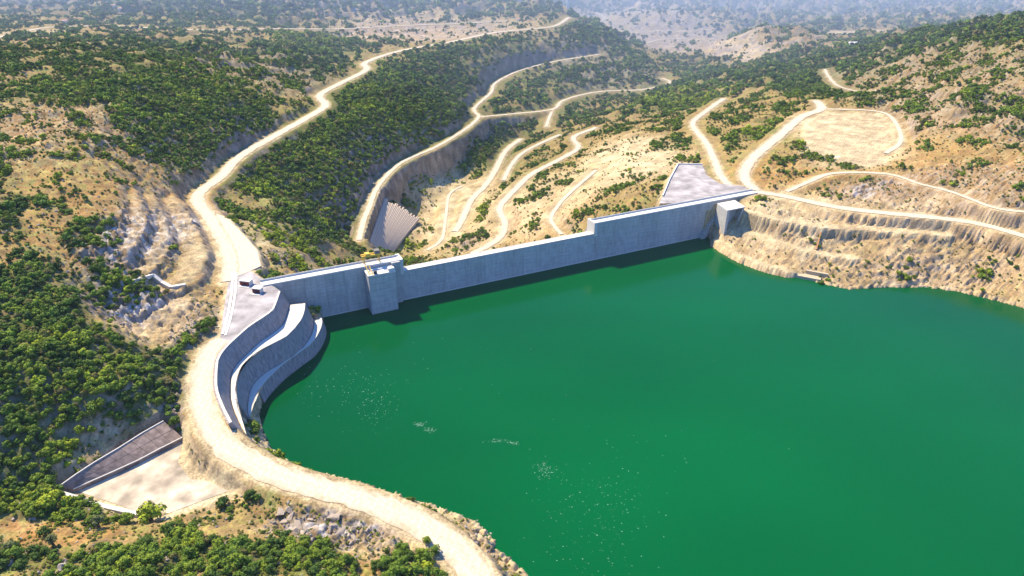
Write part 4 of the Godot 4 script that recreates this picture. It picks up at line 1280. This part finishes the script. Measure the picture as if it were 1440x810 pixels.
func boulder_mesh(seed_: int) -> ArrayMesh:
	var r := RandomNumberGenerator.new()
	r.seed = seed_
	var sm := SphereMesh.new()
	sm.radius = 1.0
	sm.height = 2.0
	sm.radial_segments = 20
	sm.rings = 11
	var arr := sm.get_mesh_arrays()
	var pos: PackedVector3Array = arr[Mesh.ARRAY_VERTEX]
	var nn := FastNoiseLite.new()
	nn.seed = seed_
	nn.frequency = 0.9
	var cuts := []
	for k in 13:
		cuts.append([Vector3(r.randfn(), r.randfn(), r.randfn()).normalized(), r.randf_range(0.42, 0.8)])
	for i in pos.size():
		var p := pos[i]
		for c in cuts:
			var e: float = p.dot(c[0]) - c[1]
			if e > 0.0: p -= c[0] * e
		p *= 1.0 + 0.12 * nn.get_noise_3dv(p * 2.0)
		pos[i] = p * Vector3(1.0, 0.7, 0.85)
	var st := st_new()
	var idx: PackedInt32Array = arr[Mesh.ARRAY_INDEX]
	for i in idx:
		st.add_vertex(pos[i])
	return done(st)

func plants() -> void:
	var near_crowns := []
	var far_crowns := []
	for k in 4:
		near_crowns.append(leaf_ball(100 + k, 9 + k % 3, 44, 0.15))
		far_crowns.append(leaf_ball(200 + k, 6, 15, 0.26))
	var leafm := mat("leaves", Color.WHITE, 0.8)
	leafm.vertex_color_use_as_albedo = true
	leafm.backlight_enabled = true
	leafm.backlight = Color(0.4, 0.45, 0.15)
	var tint := []
	var tints := [Color(0.112, 0.176, 0.020), Color(0.068, 0.116, 0.020), Color(0.172, 0.232, 0.022), Color(0.27, 0.32, 0.022), Color(0.135, 0.155, 0.055)]
	for c in tints:
		var m := mat("leaves_tint", c.linear_to_srgb(), 0.8)
		m.vertex_color_use_as_albedo = true
		m.backlight_enabled = true
		m.backlight = Color(0.4, 0.45, 0.15)
		tint.append(m)
	var bark := mat("bark", lin(0.10, 0.075, 0.05))
	var trunks := [trunk_mesh(1), trunk_mesh(2)]
	# candidate places, denser spacing near
	var spots := []       # [key, pos, size, tint]
	var bands := [[110.0, 330.0, 3.1], [330.0, 620.0, 3.7], [620.0, 1000.0, 3.9], [1000.0, 1700.0, 5.8], [1700.0, 3300.0, 12.0]]
	rng.seed = 77
	var nclump := FastNoiseLite.new()
	nclump.seed = 3
	nclump.frequency = 1.0 / 38.0
	nclump.fractal_octaves = 4
	for bnd in bands:
		var s: float = bnd[2]
		var d: float = bnd[0]
		while d < bnd[1]:
			var lim := (0.8 + 0.42 * clampf((450.0 - d) / 320.0, 0.0, 1.0)) * d
			var x := -lim
			while x < lim:
				var px := x + rng.randf_range(-0.5, 0.5) * s
				var pd := d + rng.randf_range(-0.5, 0.5) * s
				x += s
				var veg := look(f_veg, px, pd)
				var nz := nclump.get_noise_2d(px, pd)
				var prob := clampf(veg * 1.35 - 0.2 + nz * (1.5 if veg < 0.85 else 0.55), 0.0, 1.0)
				if rng.randf() > prob: continue
				if pd > 1150.0 and look(f_calm, px, pd) > 0.93 and rng.randf() < 0.6: continue
				if gval(gflat, px, pd) > 0.35 or gval(gsand, px, pd) > 0.4: continue
				var h := ground(px, pd)
				if h < 1.0 and pd < 420.0: continue
				if h < -1.0 and Geometry2D.is_point_in_polygon(Vector2(px, -pd), lake): continue
				var e := s * 0.5
				var n := Vector3(ground(px - e, pd) - ground(px + e, pd), 2.0 * e, ground(px, pd + e) - ground(px, pd - e)).normalized()
				if n.y < 0.4: continue
				var full := smoothstep(0.3, 0.95, prob)
				var size := s * lerpf(0.26, 0.70, full) * rng.randf_range(0.55, 1.3)
				if rng.randf() < 0.12: size *= 1.3
				var lu := look(f_lush, px, pd)
				spots.append([pd / size, Vector3(px, h - 0.1 * size, -pd), size, clampf(lu + nz * 0.75 + rng.randf_range(-0.3, 0.3), 0.0, 1.0)])
			d += s
	print("plants ", spots.size(), " ", Time.get_ticks_msec())
	spots.sort_custom(func(a, b): return a[0] < b[0])
	# the largest in view stand as trees of their own
	var own := 0
	var rest := []
	for s in spots:
		var v := to_px(s[1])
		if own < 300 and v.x > -10 and v.x < 1450 and v.y > 0 and v.y < 830 and s[2] < 4.5:
			own += 1
			var kind: int = 3 if s[3] > 0.86 else (2 if s[3] > 0.55 else (0 if s[3] > 0.28 else 1))
			var lab: String
			var grp: String
			if v.y > 690.0:
				lab = ["dark green evergreen shrub in the scrub below the basin", "blackish green evergreen shrub in the scrub below the basin", "mid green leafy shrub in the scrub below the basin", "bright yellow-green shrub in the scrub below the basin"][kind]
				grp = "shrubs below the excavated basin"
			else:
				lab = ["dark green evergreen tree on the wooded left slope", "blackish green evergreen tree on the wooded left slope", "mid green leafy tree on the wooded left slope", "bright yellow-green tree on the wooded left slope"][kind] if v.x < 300 else ["dark green rounded shrub", "blackish rounded shrub", "mid green rounded shrub", "bright green rounded shrub"][kind] + " on the bank beside the road"
				grp = "trees on the wooded left slope" if v.x < 300 else "shrubs beside the road"
			var big_word: String = "small " if s[2] < 1.5 else ("large " if s[2] > 2.1 else "medium-sized ")
			lab = big_word + lab
			grp = big_word + grp
			tree("evergreen_shrub", s[1], s[2], tint[kind], near_crowns[own % 4], trunks[own % 2], bark, lab, "tree" if v.y < 690.0 else "shrub", grp + ", " + ["dark", "blackish", "mid green", "bright"][kind])
		else:
			rest.append(s)
	for k in 4:
		for far in 2:
			var list := []
			for i in rest.size():
				if i % 4 == k and (1 if -rest[i][1].z > 520.0 else 0) == far:
					list.append(rest[i])
			var mm := MultiMesh.new()
			mm.transform_format = MultiMesh.TRANSFORM_3D
			mm.use_colors = true
			mm.mesh = far_crowns[k] if far else near_crowns[k]
			mm.instance_count = list.size()
			for i in list.size():
				var s = list[i]
				var b := Basis(Vector3.UP, rng.randf() * TAU).scaled(Vector3(s[2], s[2] * rng.randf_range(0.75, 1.1), s[2]))
				mm.set_instance_transform(i, Transform3D(b, s[1]))
				var c: Color = tints[1].lerp(tints[0], clampf(s[3] * 2.5, 0.0, 1.0)).lerp(tints[2], clampf(s[3] * 2.0 - 0.6, 0.0, 1.0)).lerp(tints[3], clampf(s[3] * 3.0 - 2.0, 0.0, 1.0)) * rng.randf_range(0.65, 1.4)
				if rng.randf() < 0.07: c = c.lerp(Color(0.20, 0.15, 0.06), 0.7)
				c.a = 1.0
				mm.set_instance_color(i, c)
			var o := MultiMeshInstance3D.new()
			o.name = numbered("scrub")
			o.multimesh = mm
			o.material_override = leafm
			add_child(o)
			tag(o, "evergreen scrub covering the hillsides and the gorge" if far else "evergreen scrub thickets on the slopes nearest the reservoir", "scrub", "hillside scrub", "stuff")
	# low dry tufts between the bushes
	for k in 2:
		var ts := []
		var cs := []
		for i in 42000:
			var d := exp(rng.randf_range(log(120.0), log(900.0)))
			var x := rng.randf_range(-1.15, 1.15) * d
			if absf(x) > (0.8 + 0.42 * clampf((450.0 - d) / 320.0, 0.0, 1.0)) * d: continue
			if gval(gflat, x, d) > 0.5 or gval(gsand, x, d) > 0.45: continue
			var pl := look(f_pale, x, d)
			if rng.randf() < pl * 0.7 or nclump.get_noise_2d(x * 2.0, d * 2.0) < rng.randf_range(-0.5, 0.4): continue
			var h := ground(x, d)
			if h < 1.2 and d < 420.0 or (h < 0.0 and Geometry2D.is_point_in_polygon(Vector2(x, -d), lake)): continue
			var s := rng.randf_range(0.25, 0.75) * (0.8 + d / 600.0)
			ts.append(Transform3D(Basis(Vector3.UP, rng.randf() * TAU).scaled(Vector3(s, s * 0.7, s)), Vector3(x, h - 0.1 * s, -d)))
			var c: Color = tints[rng.randi() % 3].lerp(Color(0.26, 0.21, 0.06), rng.randf() * 0.75)
			c.a = 1.0
			cs.append(c)
		var mm := MultiMesh.new()
		mm.transform_format = MultiMesh.TRANSFORM_3D
		mm.use_colors = true
		mm.mesh = far_crowns[k]
		mm.instance_count = ts.size()
		for i in ts.size():
			mm.set_instance_transform(i, ts[i])
			mm.set_instance_color(i, cs[i])
		var o := MultiMeshInstance3D.new()
		o.name = numbered("tufts")
		o.multimesh = mm
		o.material_override = leafm
		add_child(o)
		tag(o, "low dry tufts dotted over the open slopes", "scrub", "dry tufts", "stuff")
	# loose stones
	var bm := []
	for k in 3:
		bm.append(boulder_mesh(300 + k))
	var stone := grainy("stone", lin(0.48, 0.41, 0.34), noise_tex(0.03, 4, 0.6, 1.0, 90), Vector3.ONE / 4.0)
	for k in 3:
		var ts := []
		for i in 9000:
			var d := exp(rng.randf_range(log(130.0), log(1000.0)))
			var x := rng.randf_range(-1.0, 1.0) * d
			var g := look(f_grey, x, d)
			if rng.randf() > g * 0.9 + 0.10: continue
			if gval(gflat, x, d) > 0.3: continue
			var h := ground(x, d)
			if h < 0.4 and d < 620.0: continue
			var s := rng.randf_range(0.3, 0.9) * (1.0 + d / 700.0)
			ts.append(Transform3D(Basis.from_euler(Vector3(rng.randf() * 0.6, rng.randf() * TAU, rng.randf() * 0.6)).scaled(Vector3.ONE * s), Vector3(x, h + 0.1 * s, -d)))
		var mm := MultiMesh.new()
		mm.transform_format = MultiMesh.TRANSFORM_3D
		mm.mesh = bm[k]
		mm.instance_count = ts.size()
		for i in ts.size():
			mm.set_instance_transform(i, ts[i])
		var o := MultiMeshInstance3D.new()
		o.name = numbered("stones")
		o.multimesh = mm
		o.material_override = stone
		add_child(o)
		tag(o, "loose grey stones strewn over the rocky slopes", "stones", "loose stones", "stuff")
	# single foreground trees and rocks
	for a in [
		[213, 728, 5.2, 3, "large bright green rounded bush at the edge of the basin", "bush"],
		[107, 728, 2.6, 0, "small dark olive tree standing alone on ochre ground", "tree"],
		[141, 742, 2.6, 4, "greyish olive tree casting a shadow on ochre ground", "tree"],
		[76, 768, 2.4, 4, "grey-green olive tree with a bare trunk on the ochre clearing", "tree"],
		[64, 752, 2.6, 1, "round blackish bush beside the ochre clearing", "bush"],
		[22, 782, 2.0, 4, "small sparse olive tree at the lower ochre clearing", "tree"],
		[70, 715, 4.4, 3, "yellow-green spreading bush behind the ochre clearing", "bush"],
		[95, 708, 3.4, 3, "lime green bush near the corner of the concrete slab", "bush"],
		[44, 722, 3.0, 2, "mid green bush among pale boulders", "bush"],
		[180, 735, 3.0, 2, "mid green low bush left of the largest bright bush", "bush"],
		[612, 775, 2.6, 0, "dark green bush below the road cut", "bush"],
		[600, 760, 2.0, 2, "small bush clinging to the rock beside the road", "bush"],
		[1100, 152, 5.0, 1, "dark rounded tree beside the pale road to the pad", "tree"],
		[1131, 150, 4.6, 4, "grey-green rounded tree near the road fork", "tree"]]:
		var p := hit(a[0], a[1])
		p.y = ground(p.x, -p.z) - 0.2
		tree("olive_tree" if a[5] == "tree" else "round_bush", p, a[2], tint[a[3]], near_crowns[int(a[0]) % 4], trunks[int(a[1]) % 2], bark, a[4], a[5], "", a[5] == "tree" and a[3] == 4)
	var rockm := grainy("outcrop_rock", lin(0.52, 0.42, 0.32), noise_tex(0.03, 5, 0.55, 1.0, 91), Vector3.ONE / 5.0, noise_tex(0.06, 4, 0, 1, 92, true, 5.0), 0.8)
	rng.seed = 40
	for i in 26:
		var q := hit(rng.randf_range(385, 585), 0.0 + 722.0 + rng.randf_range(-12, 34))
		var sz := rng.randf_range(1.2, 3.4)
		var fx := (to_px(q).x - 385.0) / 200.0
		if gval(gflat, q.x, -q.z) > 0.5: continue
		q.y = ground(q.x, -q.z) + sz * 0.05
		var ob := top("outcrop_rock", bm[i % 3], rockm)
		ob.position = q
		ob.rotation = Vector3(rng.randf_range(-0.3, 0.3), rng.randf() * TAU, rng.randf_range(-0.3, 0.3))
		ob.scale = Vector3(sz * 1.3, sz, sz)
		tag(ob, "large angular tan-grey rock" if sz > 2.3 else "smaller angular tan-grey rock", "rock", "rocks of the outcrop, " + ("large" if sz > 2.3 else "small"))
		ob.set_meta("label", str(ob.get_meta("label")) + " in the outcrop below the shore road")
	var k2 := 0
	for a in [
		[88, 800, 2.3, "big grey boulder outcrop at the scrub's edge"], [72, 808, 1.9, "grey boulder leaning on the big outcrop"], [103, 791, 1.7, "upper boulder of the grey outcrop"], [58, 722, 1.8, "pale boulder between the yellow-green bushes"], [46, 732, 1.7, "pale flat boulder beside the mid green bush"], [112, 800, 1.5, "low angular boulder at the shaded side of the outcrop"], [92, 788, 1.3, "small cap stone on top of the grey outcrop"], [18, 800, 1.8, "small grey boulder in the scrub corner"],
		[672, 735, 1.6, "bleached rock on the tip of the near shore"], [690, 752, 1.9, "bleached rock at the waterline below the road"], [655, 742, 1.3, "small bleached rock above the near shoreline"], [1300, 402, 1.5, "dark rock at the waterline of the right bank"], [1262, 401, 1.4, "pale rock where the sandbar meets the water"]]:
		k2 += 1
		var p := hit(a[0], a[1])
		p.y = ground(p.x, -p.z) + a[2] * 0.15
		var o := top("boulder", bm[k2 % 3], stone)
		o.position = p
		o.scale = Vector3.ONE * a[2]
		o.rotation.y = k2 * 1.3
		tag(o, a[3], "rock")

func tree(called: String, at: Vector3, size: float, leaf: Material, crown: Mesh, trunk: Mesh, bark: Material, label: String, category: String, group := "", tall := false) -> void:
	var t := base(called, at, label, category, group)
	t.rotation.y = fmod(at.x * 7.3, TAU)
	var c := part("crown", crown, leaf, t, Vector3.UP * size * (0.75 if tall else 0.12))
	c.scale = Vector3(size, size * 0.92, size)
	var b := part("trunk", trunk, bark, t)
	b.scale = Vector3.ONE * size * (1.1 if tall else 0.8)

# ---------------------------------------------------------------- smaller works
func build_works() -> void:
	var cap: Material = mats["pale_cap_concrete"]
	var cb: Material = mats["concrete_b"]
	# dark lined slab beside the basin
	var tp := [un(82, 685, 23), un(107, 667, 24), un(133, 650, 24.5), un(167, 630, 25), un(200, 609, 25), un(230, 592, 25)]
	var bt := [un(103, 688, 20), un(128, 677, 20), un(160, 663, 20), un(195, 647, 20), un(225, 631, 20), un(257, 615, 20)]
	var o := base("concrete_chute", bt[0], "dark stained concrete chute slab with pale kerbs beside the sandy basin", "slab")
	var org: Vector3 = bt[0]
	var dark := [grainy("stained_slab", lin(0.40, 0.30, 0.24), noise_tex(0.012, 5, 0.55, 1.0, 95), Vector3.ONE / 19.0), grainy("stained_slab_light", lin(0.42, 0.315, 0.25), noise_tex(0.012, 5, 0.55, 1.0, 96), Vector3.ONE / 23.0)]
	for i in 5:
		for k in 2:
			for v in 2:
				var f0 := k * 0.5 + 0.006
				var f1 := k * 0.5 + 0.494
				var g0 := v * 0.5 + 0.01
				var g1 := v * 0.5 + 0.49
				var a: Vector3 = tp[i].lerp(tp[i + 1], f0)
				var b: Vector3 = tp[i].lerp(tp[i + 1], f1)
				var c: Vector3 = bt[i].lerp(bt[i + 1], f1)
				var e: Vector3 = bt[i].lerp(bt[i + 1], f0)
				var dwn := Vector3.DOWN * 4.0 - org
				var r := [a.lerp(e, g0) - org, b.lerp(c, g0) - org, b.lerp(c, g1) - org, a.lerp(e, g1) - org]
				var r2 := []
				for p in r: r2.append(p + Vector3.DOWN * 4.0)
				var st := st_new()
				prism(st, r2, r)
				part("slab_panel", done(st), dark[0 if (i * 3 + k * 5 + v) % 4 else 1], o)
	for line in [tp, bt]:
		var st := st_new()
		for i in 5:
			beam(st, line[i] - org + Vector3.UP * 0.1, line[i + 1] - org + Vector3.UP * 0.1, 0.4)
		part("kerb", done(st), cap, o)
	# low wall closing the basin
	var wl := [un(78, 690, 23), un(110, 700, 21), un(150, 712, 20), un(195, 722, 19.5)]
	var wo := base("low_wall", wl[0], "long low pale concrete wall closing the foot of the basin", "wall")
	for i in 3:
		var st := st_new()
		var a: Vector3 = wl[i] - wl[0]
		var b: Vector3 = wl[i + 1] - wl[0]
		var s := Vector3(-(b - a).z, 0, (b - a).x).normalized() * 0.9
		prism(st, [a - s + Vector3.DOWN * 6, b - s + Vector3.DOWN * 6, b + s + Vector3.DOWN * 6, a + s + Vector3.DOWN * 6], [a - s, b - s, b + s, a + s])
		part("wall_section", done(st), cap, wo)
	# two huts with dark red fronts
	var red := [mat("red_panel", lin(0.16, 0.035, 0.03), 0.6), mat("dark_red_panel", lin(0.085, 0.025, 0.028), 0.6)]
	var huts := [[347, 400, 6.6, 4.0, "larger white-roofed hut with a dark red front on the platform"], [363, 411, 5.2, 3.4, "smaller white-roofed hut with a maroon front near the crest end"]]
	for i in 2:
		var a = huts[i]
		var p := un(a[0], a[1], CREST)
		var h := base("site_hut", p + Vector3.UP * 0.03, a[4], "hut", "huts at the dam's left end")
		var x := Vector3(0.97, 0, 0.24).normalized()
		var z := Vector3(-x.z, 0, x.x)
		var l: float = a[2]
		var w: float = a[3]
		part("wall", box_mesh(Vector3.ZERO, x, z, -l / 2, l / 2, -w / 2, w / 2, 0, 2.9), cap, h)
		part("red_front", box_mesh(Vector3.ZERO, x, z, -l / 2 + 0.1, l / 2 - 0.1, w / 2 + 0.01, w / 2 + 0.12, 0.05, 2.7), red[i], h)
		part("roof", box_mesh(Vector3.ZERO, x, z, -l / 2 - 0.4, l / 2 + 0.4, -w / 2 - 0.4, w / 2 + 0.25, 2.91, 3.3), cap, h)
		part("door", box_mesh(Vector3.ZERO, x, z, -0.5, 0.5, w / 2 + 0.13, w / 2 + 0.18, 0.05, 2.1), mat("door_dark", lin(0.03, 0.02, 0.02), 0.5), h)
		part("forecourt", box_mesh(Vector3.ZERO, x, z, -l / 2 - 0.8, l / 2 + 0.8, w / 2 + 0.3, w / 2 + 2.2, 0.0, 0.25), cap, h)
	grainy("tan_concrete", lin(0.60, 0.47, 0.30), noise_tex(0.02, 4, 0.7, 1.0, 99), Vector3.ONE / 7.0)
	# concrete landing on the right shore
	var c0 := un(1110, 388, 0.0)
	var cx := (un(1162, 398, 0.0) - c0).normalized()
	var cz := Vector3(cx.z, 0, -cx.x)
	var ld := base("landing", c0, "pale concrete landing block at the waterline of the right bank", "landing")
	part("apron", box_mesh(Vector3.ZERO, cx, cz, 0, 21, -1.0, 5.0, -2.0, 2.0, 0.3), mats["tan_concrete"], ld)
	part("wall", box_mesh(Vector3.ZERO, cx, cz, 10, 25, 5.0, 7.0, -1.0, 4.6), mats["tan_concrete"], ld)
	# brown inclined pipe on the right bank
	var st := st_new()
	var a0 := hit(1156, 321)
	var a1 := hit(1148, 350)
	a0.y = ground(a0.x, -a0.z)
	a1.y = ground(a1.x, -a1.z)
	beam(st, Vector3.UP * 0.5, a1 - a0 + Vector3.UP * 0.7, 1.0)
	var pp := base("pipe", a0, "rust brown straight pipe running down the right bank", "pipe")
	part("tube", done(st), mat("rust", lin(0.36, 0.18, 0.07), 0.8), pp)
	for f in [0.1, 0.5, 0.9]:
		var q: Vector3 = (a1 - a0) * f
		part("saddle", box_mesh(q + Vector3.UP * (-0.6), Vector3.RIGHT, Vector3.FORWARD, -0.8, 0.8, -0.4, 0.4, -0.5, 0.75), cb, pp)
	# wall of the sandy pad's cut
	var bp := un(1170, 224, 38.0)
	var bw := base("pad_wall", bp, "low shaded concrete wall at the near edge of the sandy pad", "wall")
	part("face", box_mesh(Vector3.ZERO, Vector3(0.98, 0, -0.2).normalized(), Vector3(0.2, 0, 0.98).normalized(), -10, 8, -1.0, 0.6, -4.0, 1.6), mats["stained_wall"], bw)
	part("coping", box_mesh(Vector3.ZERO, Vector3(0.98, 0, -0.2).normalized(), Vector3(0.2, 0, 0.98).normalized(), -10.3, 8.3, -1.2, 0.8, 1.61, 2.0), cap, bw)
	# stepped apron across the gorge
	var t0: Vector3 = apron[0]
	var t1: Vector3 = apron[1]
	var b0: Vector3 = apron[2]
	var b1: Vector3 = apron[3]
	var ap := base("stepped_apron", b0, "fan-shaped grey apron of narrow steps in the gorge behind the dam", "steps")
	var apm := [grainy("apron_concrete", lin(0.60, 0.47, 0.34), noise_tex(0.02, 4, 0.7, 1.0, 97), Vector3.ONE / 9.0), grainy("apron_concrete_light", lin(0.66, 0.53, 0.39), noise_tex(0.02, 4, 0.7, 1.0, 98), Vector3.ONE / 7.0)]
	for k in 24:
		var f := k / 24.0
		var g := (k + 1) / 24.0
		var s1 := st_new()
		var l0 := t0.lerp(b0, f) - b0
		var r0 := t1.lerp(b1, f) - b0
		var l1 := t0.lerp(b0, g) - b0
		var r1 := t1.lerp(b1, g) - b0
		var cut0 := rng.randf_range(0.0, 0.07)
		var cut1 := rng.randf_range(0.0, 0.09)
		var la := l0.lerp(r0, cut0)
		r0 = r0.lerp(l0, cut1)
		l0 = la
		la = l1.lerp(r1, cut0)
		r1 = r1.lerp(l1, cut1)
		l1 = la
		l1.y = l0.y - rng.randf_range(0.0, 0.25)
		r1.y = r0.y - rng.randf_range(0.0, 0.25)
		prism(s1, [l0 + Vector3.DOWN * 3.2, r0 + Vector3.DOWN * 3.2, r1 + Vector3.DOWN * 3.2, l1 + Vector3.DOWN * 3.2], [l0, r0, r1, l1])
		part("step", done(s1), apm[k % 2], ap)
	# kerb wall round the far corner of the lot
	var lw := base("lot_wall", un(932, 276, CREST), "thin white kerb wall round the back of the grey lot", "wall")
	var lp := px_line([Vector2(932, 276), Vector2(942, 252), Vector2(953.6, 231), Vector2(988, 232)], CREST)
	for i in 3:
		var s3 := st_new()
		beam(s3, lp[i] - lp[0] + Vector3.UP * 0.6, lp[i + 1] - lp[0] + Vector3.UP * 0.6, 1.0)
		part("wall_section", done(s3), cap, lw)
	# pale drain channel across the left rock cut
	var dp := []
	for q in [Vector2(150, 397), Vector2(180, 391), Vector2(214, 385), Vector2(226, 392), Vector2(240, 402), Vector2(262, 404)]:
		var p := hit(q.x, q.y)
		p.y = ground(p.x, -p.z) + 0.5
		dp.append(p)
	var dc := base("drain_channel", dp[0], "pale concrete drain channel crossing the rock cut on the left slope", "channel")
	for i in 5:
		var s4 := st_new()
		beam(s4, dp[i] - dp[0], dp[i + 1] - dp[0], 2.2)
		part("channel_section", done(s4), mats["ledge_concrete"], dc)
	# far things
	var hm := mat("far_white_wall", lin(0.7, 0.68, 0.64))
	var rm := mat("far_roof", lin(0.45, 0.25, 0.17))
	var i2 := 0
	for a in [[1197, 74, 14.0], [108, 20, 10.0], [122, 17, 9.0], [140, 19, 11.0], [163, 20, 10.0], [172, 21, 8.0], [92, 33, 12.0], [730, 29, 9.0]]:
		var p := hit(a[0], a[1])
		p.y = ground(p.x, -p.z) - 1.0
		i2 += 1
		var h := base("far_house", p, "white long shed alone on the wooded right hill" if i2 == 1 else ("white shed by the far road above the quarry" if i2 == 8 else "small white house in the hamlet on the far left ridge"), "house", "" if i2 == 1 or i2 == 8 else "houses of the far hamlet")
		var w: float = a[2]
		part("wall", box_mesh(Vector3.ZERO, Vector3.RIGHT, Vector3.FORWARD, -w / 2, w / 2, -4, 4, 0, 5), hm, h)
		var s2 := st_new()
		prism(s2, ring(Vector3.ZERO, Vector3.RIGHT, Vector3.FORWARD, -w / 2 - 0.5, w / 2 + 0.5, -4.5, 4.5, 5.02), ring(Vector3.ZERO, Vector3.RIGHT, Vector3.FORWARD, -w / 2 - 0.5, w / 2 + 0.5, -0.3, 0.3, 7.2))
		part("roof", done(s2), hm if i2 == 1 else rm, h)
	var tw := hit(798, 22)
	tw.y = ground(tw.x, -tw.z) - 1.0
	var two := base("white_tower", tw, "slender white tower standing by the end of the far road", "tower")
	part("shaft", box_mesh(Vector3.ZERO, Vector3.RIGHT, Vector3.FORWARD, -2.2, 2.2, -2.2, 2.2, 0, 24, 0.8), hm, two)
	part("cap", box_mesh(Vector3.ZERO, Vector3.RIGHT, Vector3.FORWARD, -2.8, 2.8, -2.8, 2.8, 24.02, 26), hm, two)
	# white foam flecks drifting on the lake
	var fm := mat("foam", lin(0.34, 0.46, 0.38), 0.7)
	var cm := CylinderMesh.new()
	cm.top_radius = 0.5
	cm.bottom_radius = 0.5
	cm.height = 0.05
	cm.radial_segments = 6
	cm.rings = 0
	var mm := MultiMesh.new()
	mm.transform_format = MultiMesh.TRANSFORM_3D
	mm.mesh = cm
	rng.seed = 5
	var ts := []
	for c in [[500, 550, 60, 40, 90], [530, 575, 20, 20, 50], [430, 540, 30, 25, 30], [840, 720, 70, 60, 110], [770, 665, 22, 16, 40], [860, 690, 40, 20, 40], [600, 500, 120, 60, 40], [900, 620, 200, 60, 40], [590, 597, 9, 3, 60], [604, 604, 8, 3, 60], [700, 620, 14, 2, 50], [722, 623, 8, 2, 40], [765, 660, 12, 10, 70], [820, 715, 60, 60, 90], [860, 780, 40, 40, 60], [520, 560, 40, 40, 90]]:
		for k in c[4]:
			var p := un(c[0] + rng.randfn() * c[2] * 0.6, c[1] + rng.randfn() * c[3] * 0.6, 0.02)
			if not Geometry2D.is_point_in_polygon(Vector2(p.x, p.z), lake): continue
			var s := 0.1 + 0.4 * pow(rng.randf(), 2.5)
			ts.append(Transform3D(Basis(Vector3.UP, rng.randf() * 6.0).scaled(Vector3(s, 1.0, s * 0.6)), p))
	mm.instance_count = ts.size()
	for i in ts.size():
		mm.set_instance_transform(i, ts[i])
	var fo := MultiMeshInstance3D.new()
	fo.name = "foam_flecks"
	fo.multimesh = mm
	fo.material_override = fm
	add_child(fo)
	tag(fo, "small white flecks drifting on the green water", "foam", "", "stuff")

func _ready() -> void:
	rng.seed = 1
	# camera
	var cam := Camera3D.new()
	cam.name = "camera"
	cam.fov = rad_to_deg(2.0 * atan(405.0 / FPX))
	cam.near = 1.0
	cam.far = 12000.0
	add_child(cam)
	cam.position = Vector3(0, CAM_H, 0)
	cam.rotation.x = -PITCH
	cam.current = true
	# sky, haze, exposure
	var env := Environment.new()
	var sky := Sky.new()
	var sm := ProceduralSkyMaterial.new()
	sm.sky_top_color = Color(0.27, 0.46, 0.78)
	sm.sky_horizon_color = Color(0.62, 0.76, 0.92)
	sm.sky_curve = 0.16
	sm.ground_bottom_color = Color(0.35, 0.38, 0.35)
	sm.ground_horizon_color = Color(0.62, 0.76, 0.92)
	sky.sky_material = sm
	env.background_mode = Environment.BG_SKY
	env.sky = sky
	env.background_energy_multiplier = 1.0
	env.tonemap_mode = Environment.TONE_MAPPER_LINEAR
	env.tonemap_exposure = 2.3
	env.fog_enabled = true
	env.fog_density = 0.00004
	env.volumetric_fog_enabled = true
	env.volumetric_fog_density = 0.0
	env.fog_light_color = Color(0.76, 0.85, 0.97)
	env.sdfgi_enabled = true
	env.ssao_enabled = true
	env.ssil_enabled = true
	var we := WorldEnvironment.new()
	we.name = "environment"
	we.environment = env
	add_child(we)
	# sun: high, from behind the dam on the left
	var sun := DirectionalLight3D.new()
	sun.name = "sun"
	sun.light_energy = 1.5
	sun.light_color = Color(1.0, 0.94, 0.82)
	sun.light_angular_distance = 0.5
	sun.shadow_enabled = true
	add_child(sun)
	sun.look_at_from_position(Vector3.ZERO, Vector3(0.77, -1.26, 0.633))
	# thicker haze lying over the far valley
	for a in [[900.0, 0.00026], [1600.0, 0.00042]]:
		var fv := FogVolume.new()
		fv.name = numbered("haze")
		fv.shape = RenderingServer.FOG_VOLUME_SHAPE_BOX
		fv.size = Vector3(12000, 420, 7000.0 - a[0])
		fv.position = Vector3(0, 70, -(7000.0 + a[0]) * 0.5)
		var fmat := FogMaterial.new()
		fmat.density = a[1]
		fmat.albedo = Color(0.79, 0.88, 0.99)
		fv.material = fmat
		add_child(fv)
		tag(fv, "blue summer haze over the far valley and hills", "haze", "far haze", "stuff")
	# the place
	dam0 = un(370, 403, CREST)
	dam1 = un(1060, 273, CREST)
	da = (dam1 - dam0).normalized()
	dn = Vector3(da.z, 0, -da.x)
	if dn.z > 0.0: dn = -dn
	lay_tiers()
	list_roads()
	fit_ground()
	cover()
	shape_ground()
	build_ground()
	build_roads()
	build_water()
	build_dam()
	build_tiers()
	build_works()
	plants()
	print("done ", Time.get_ticks_msec())
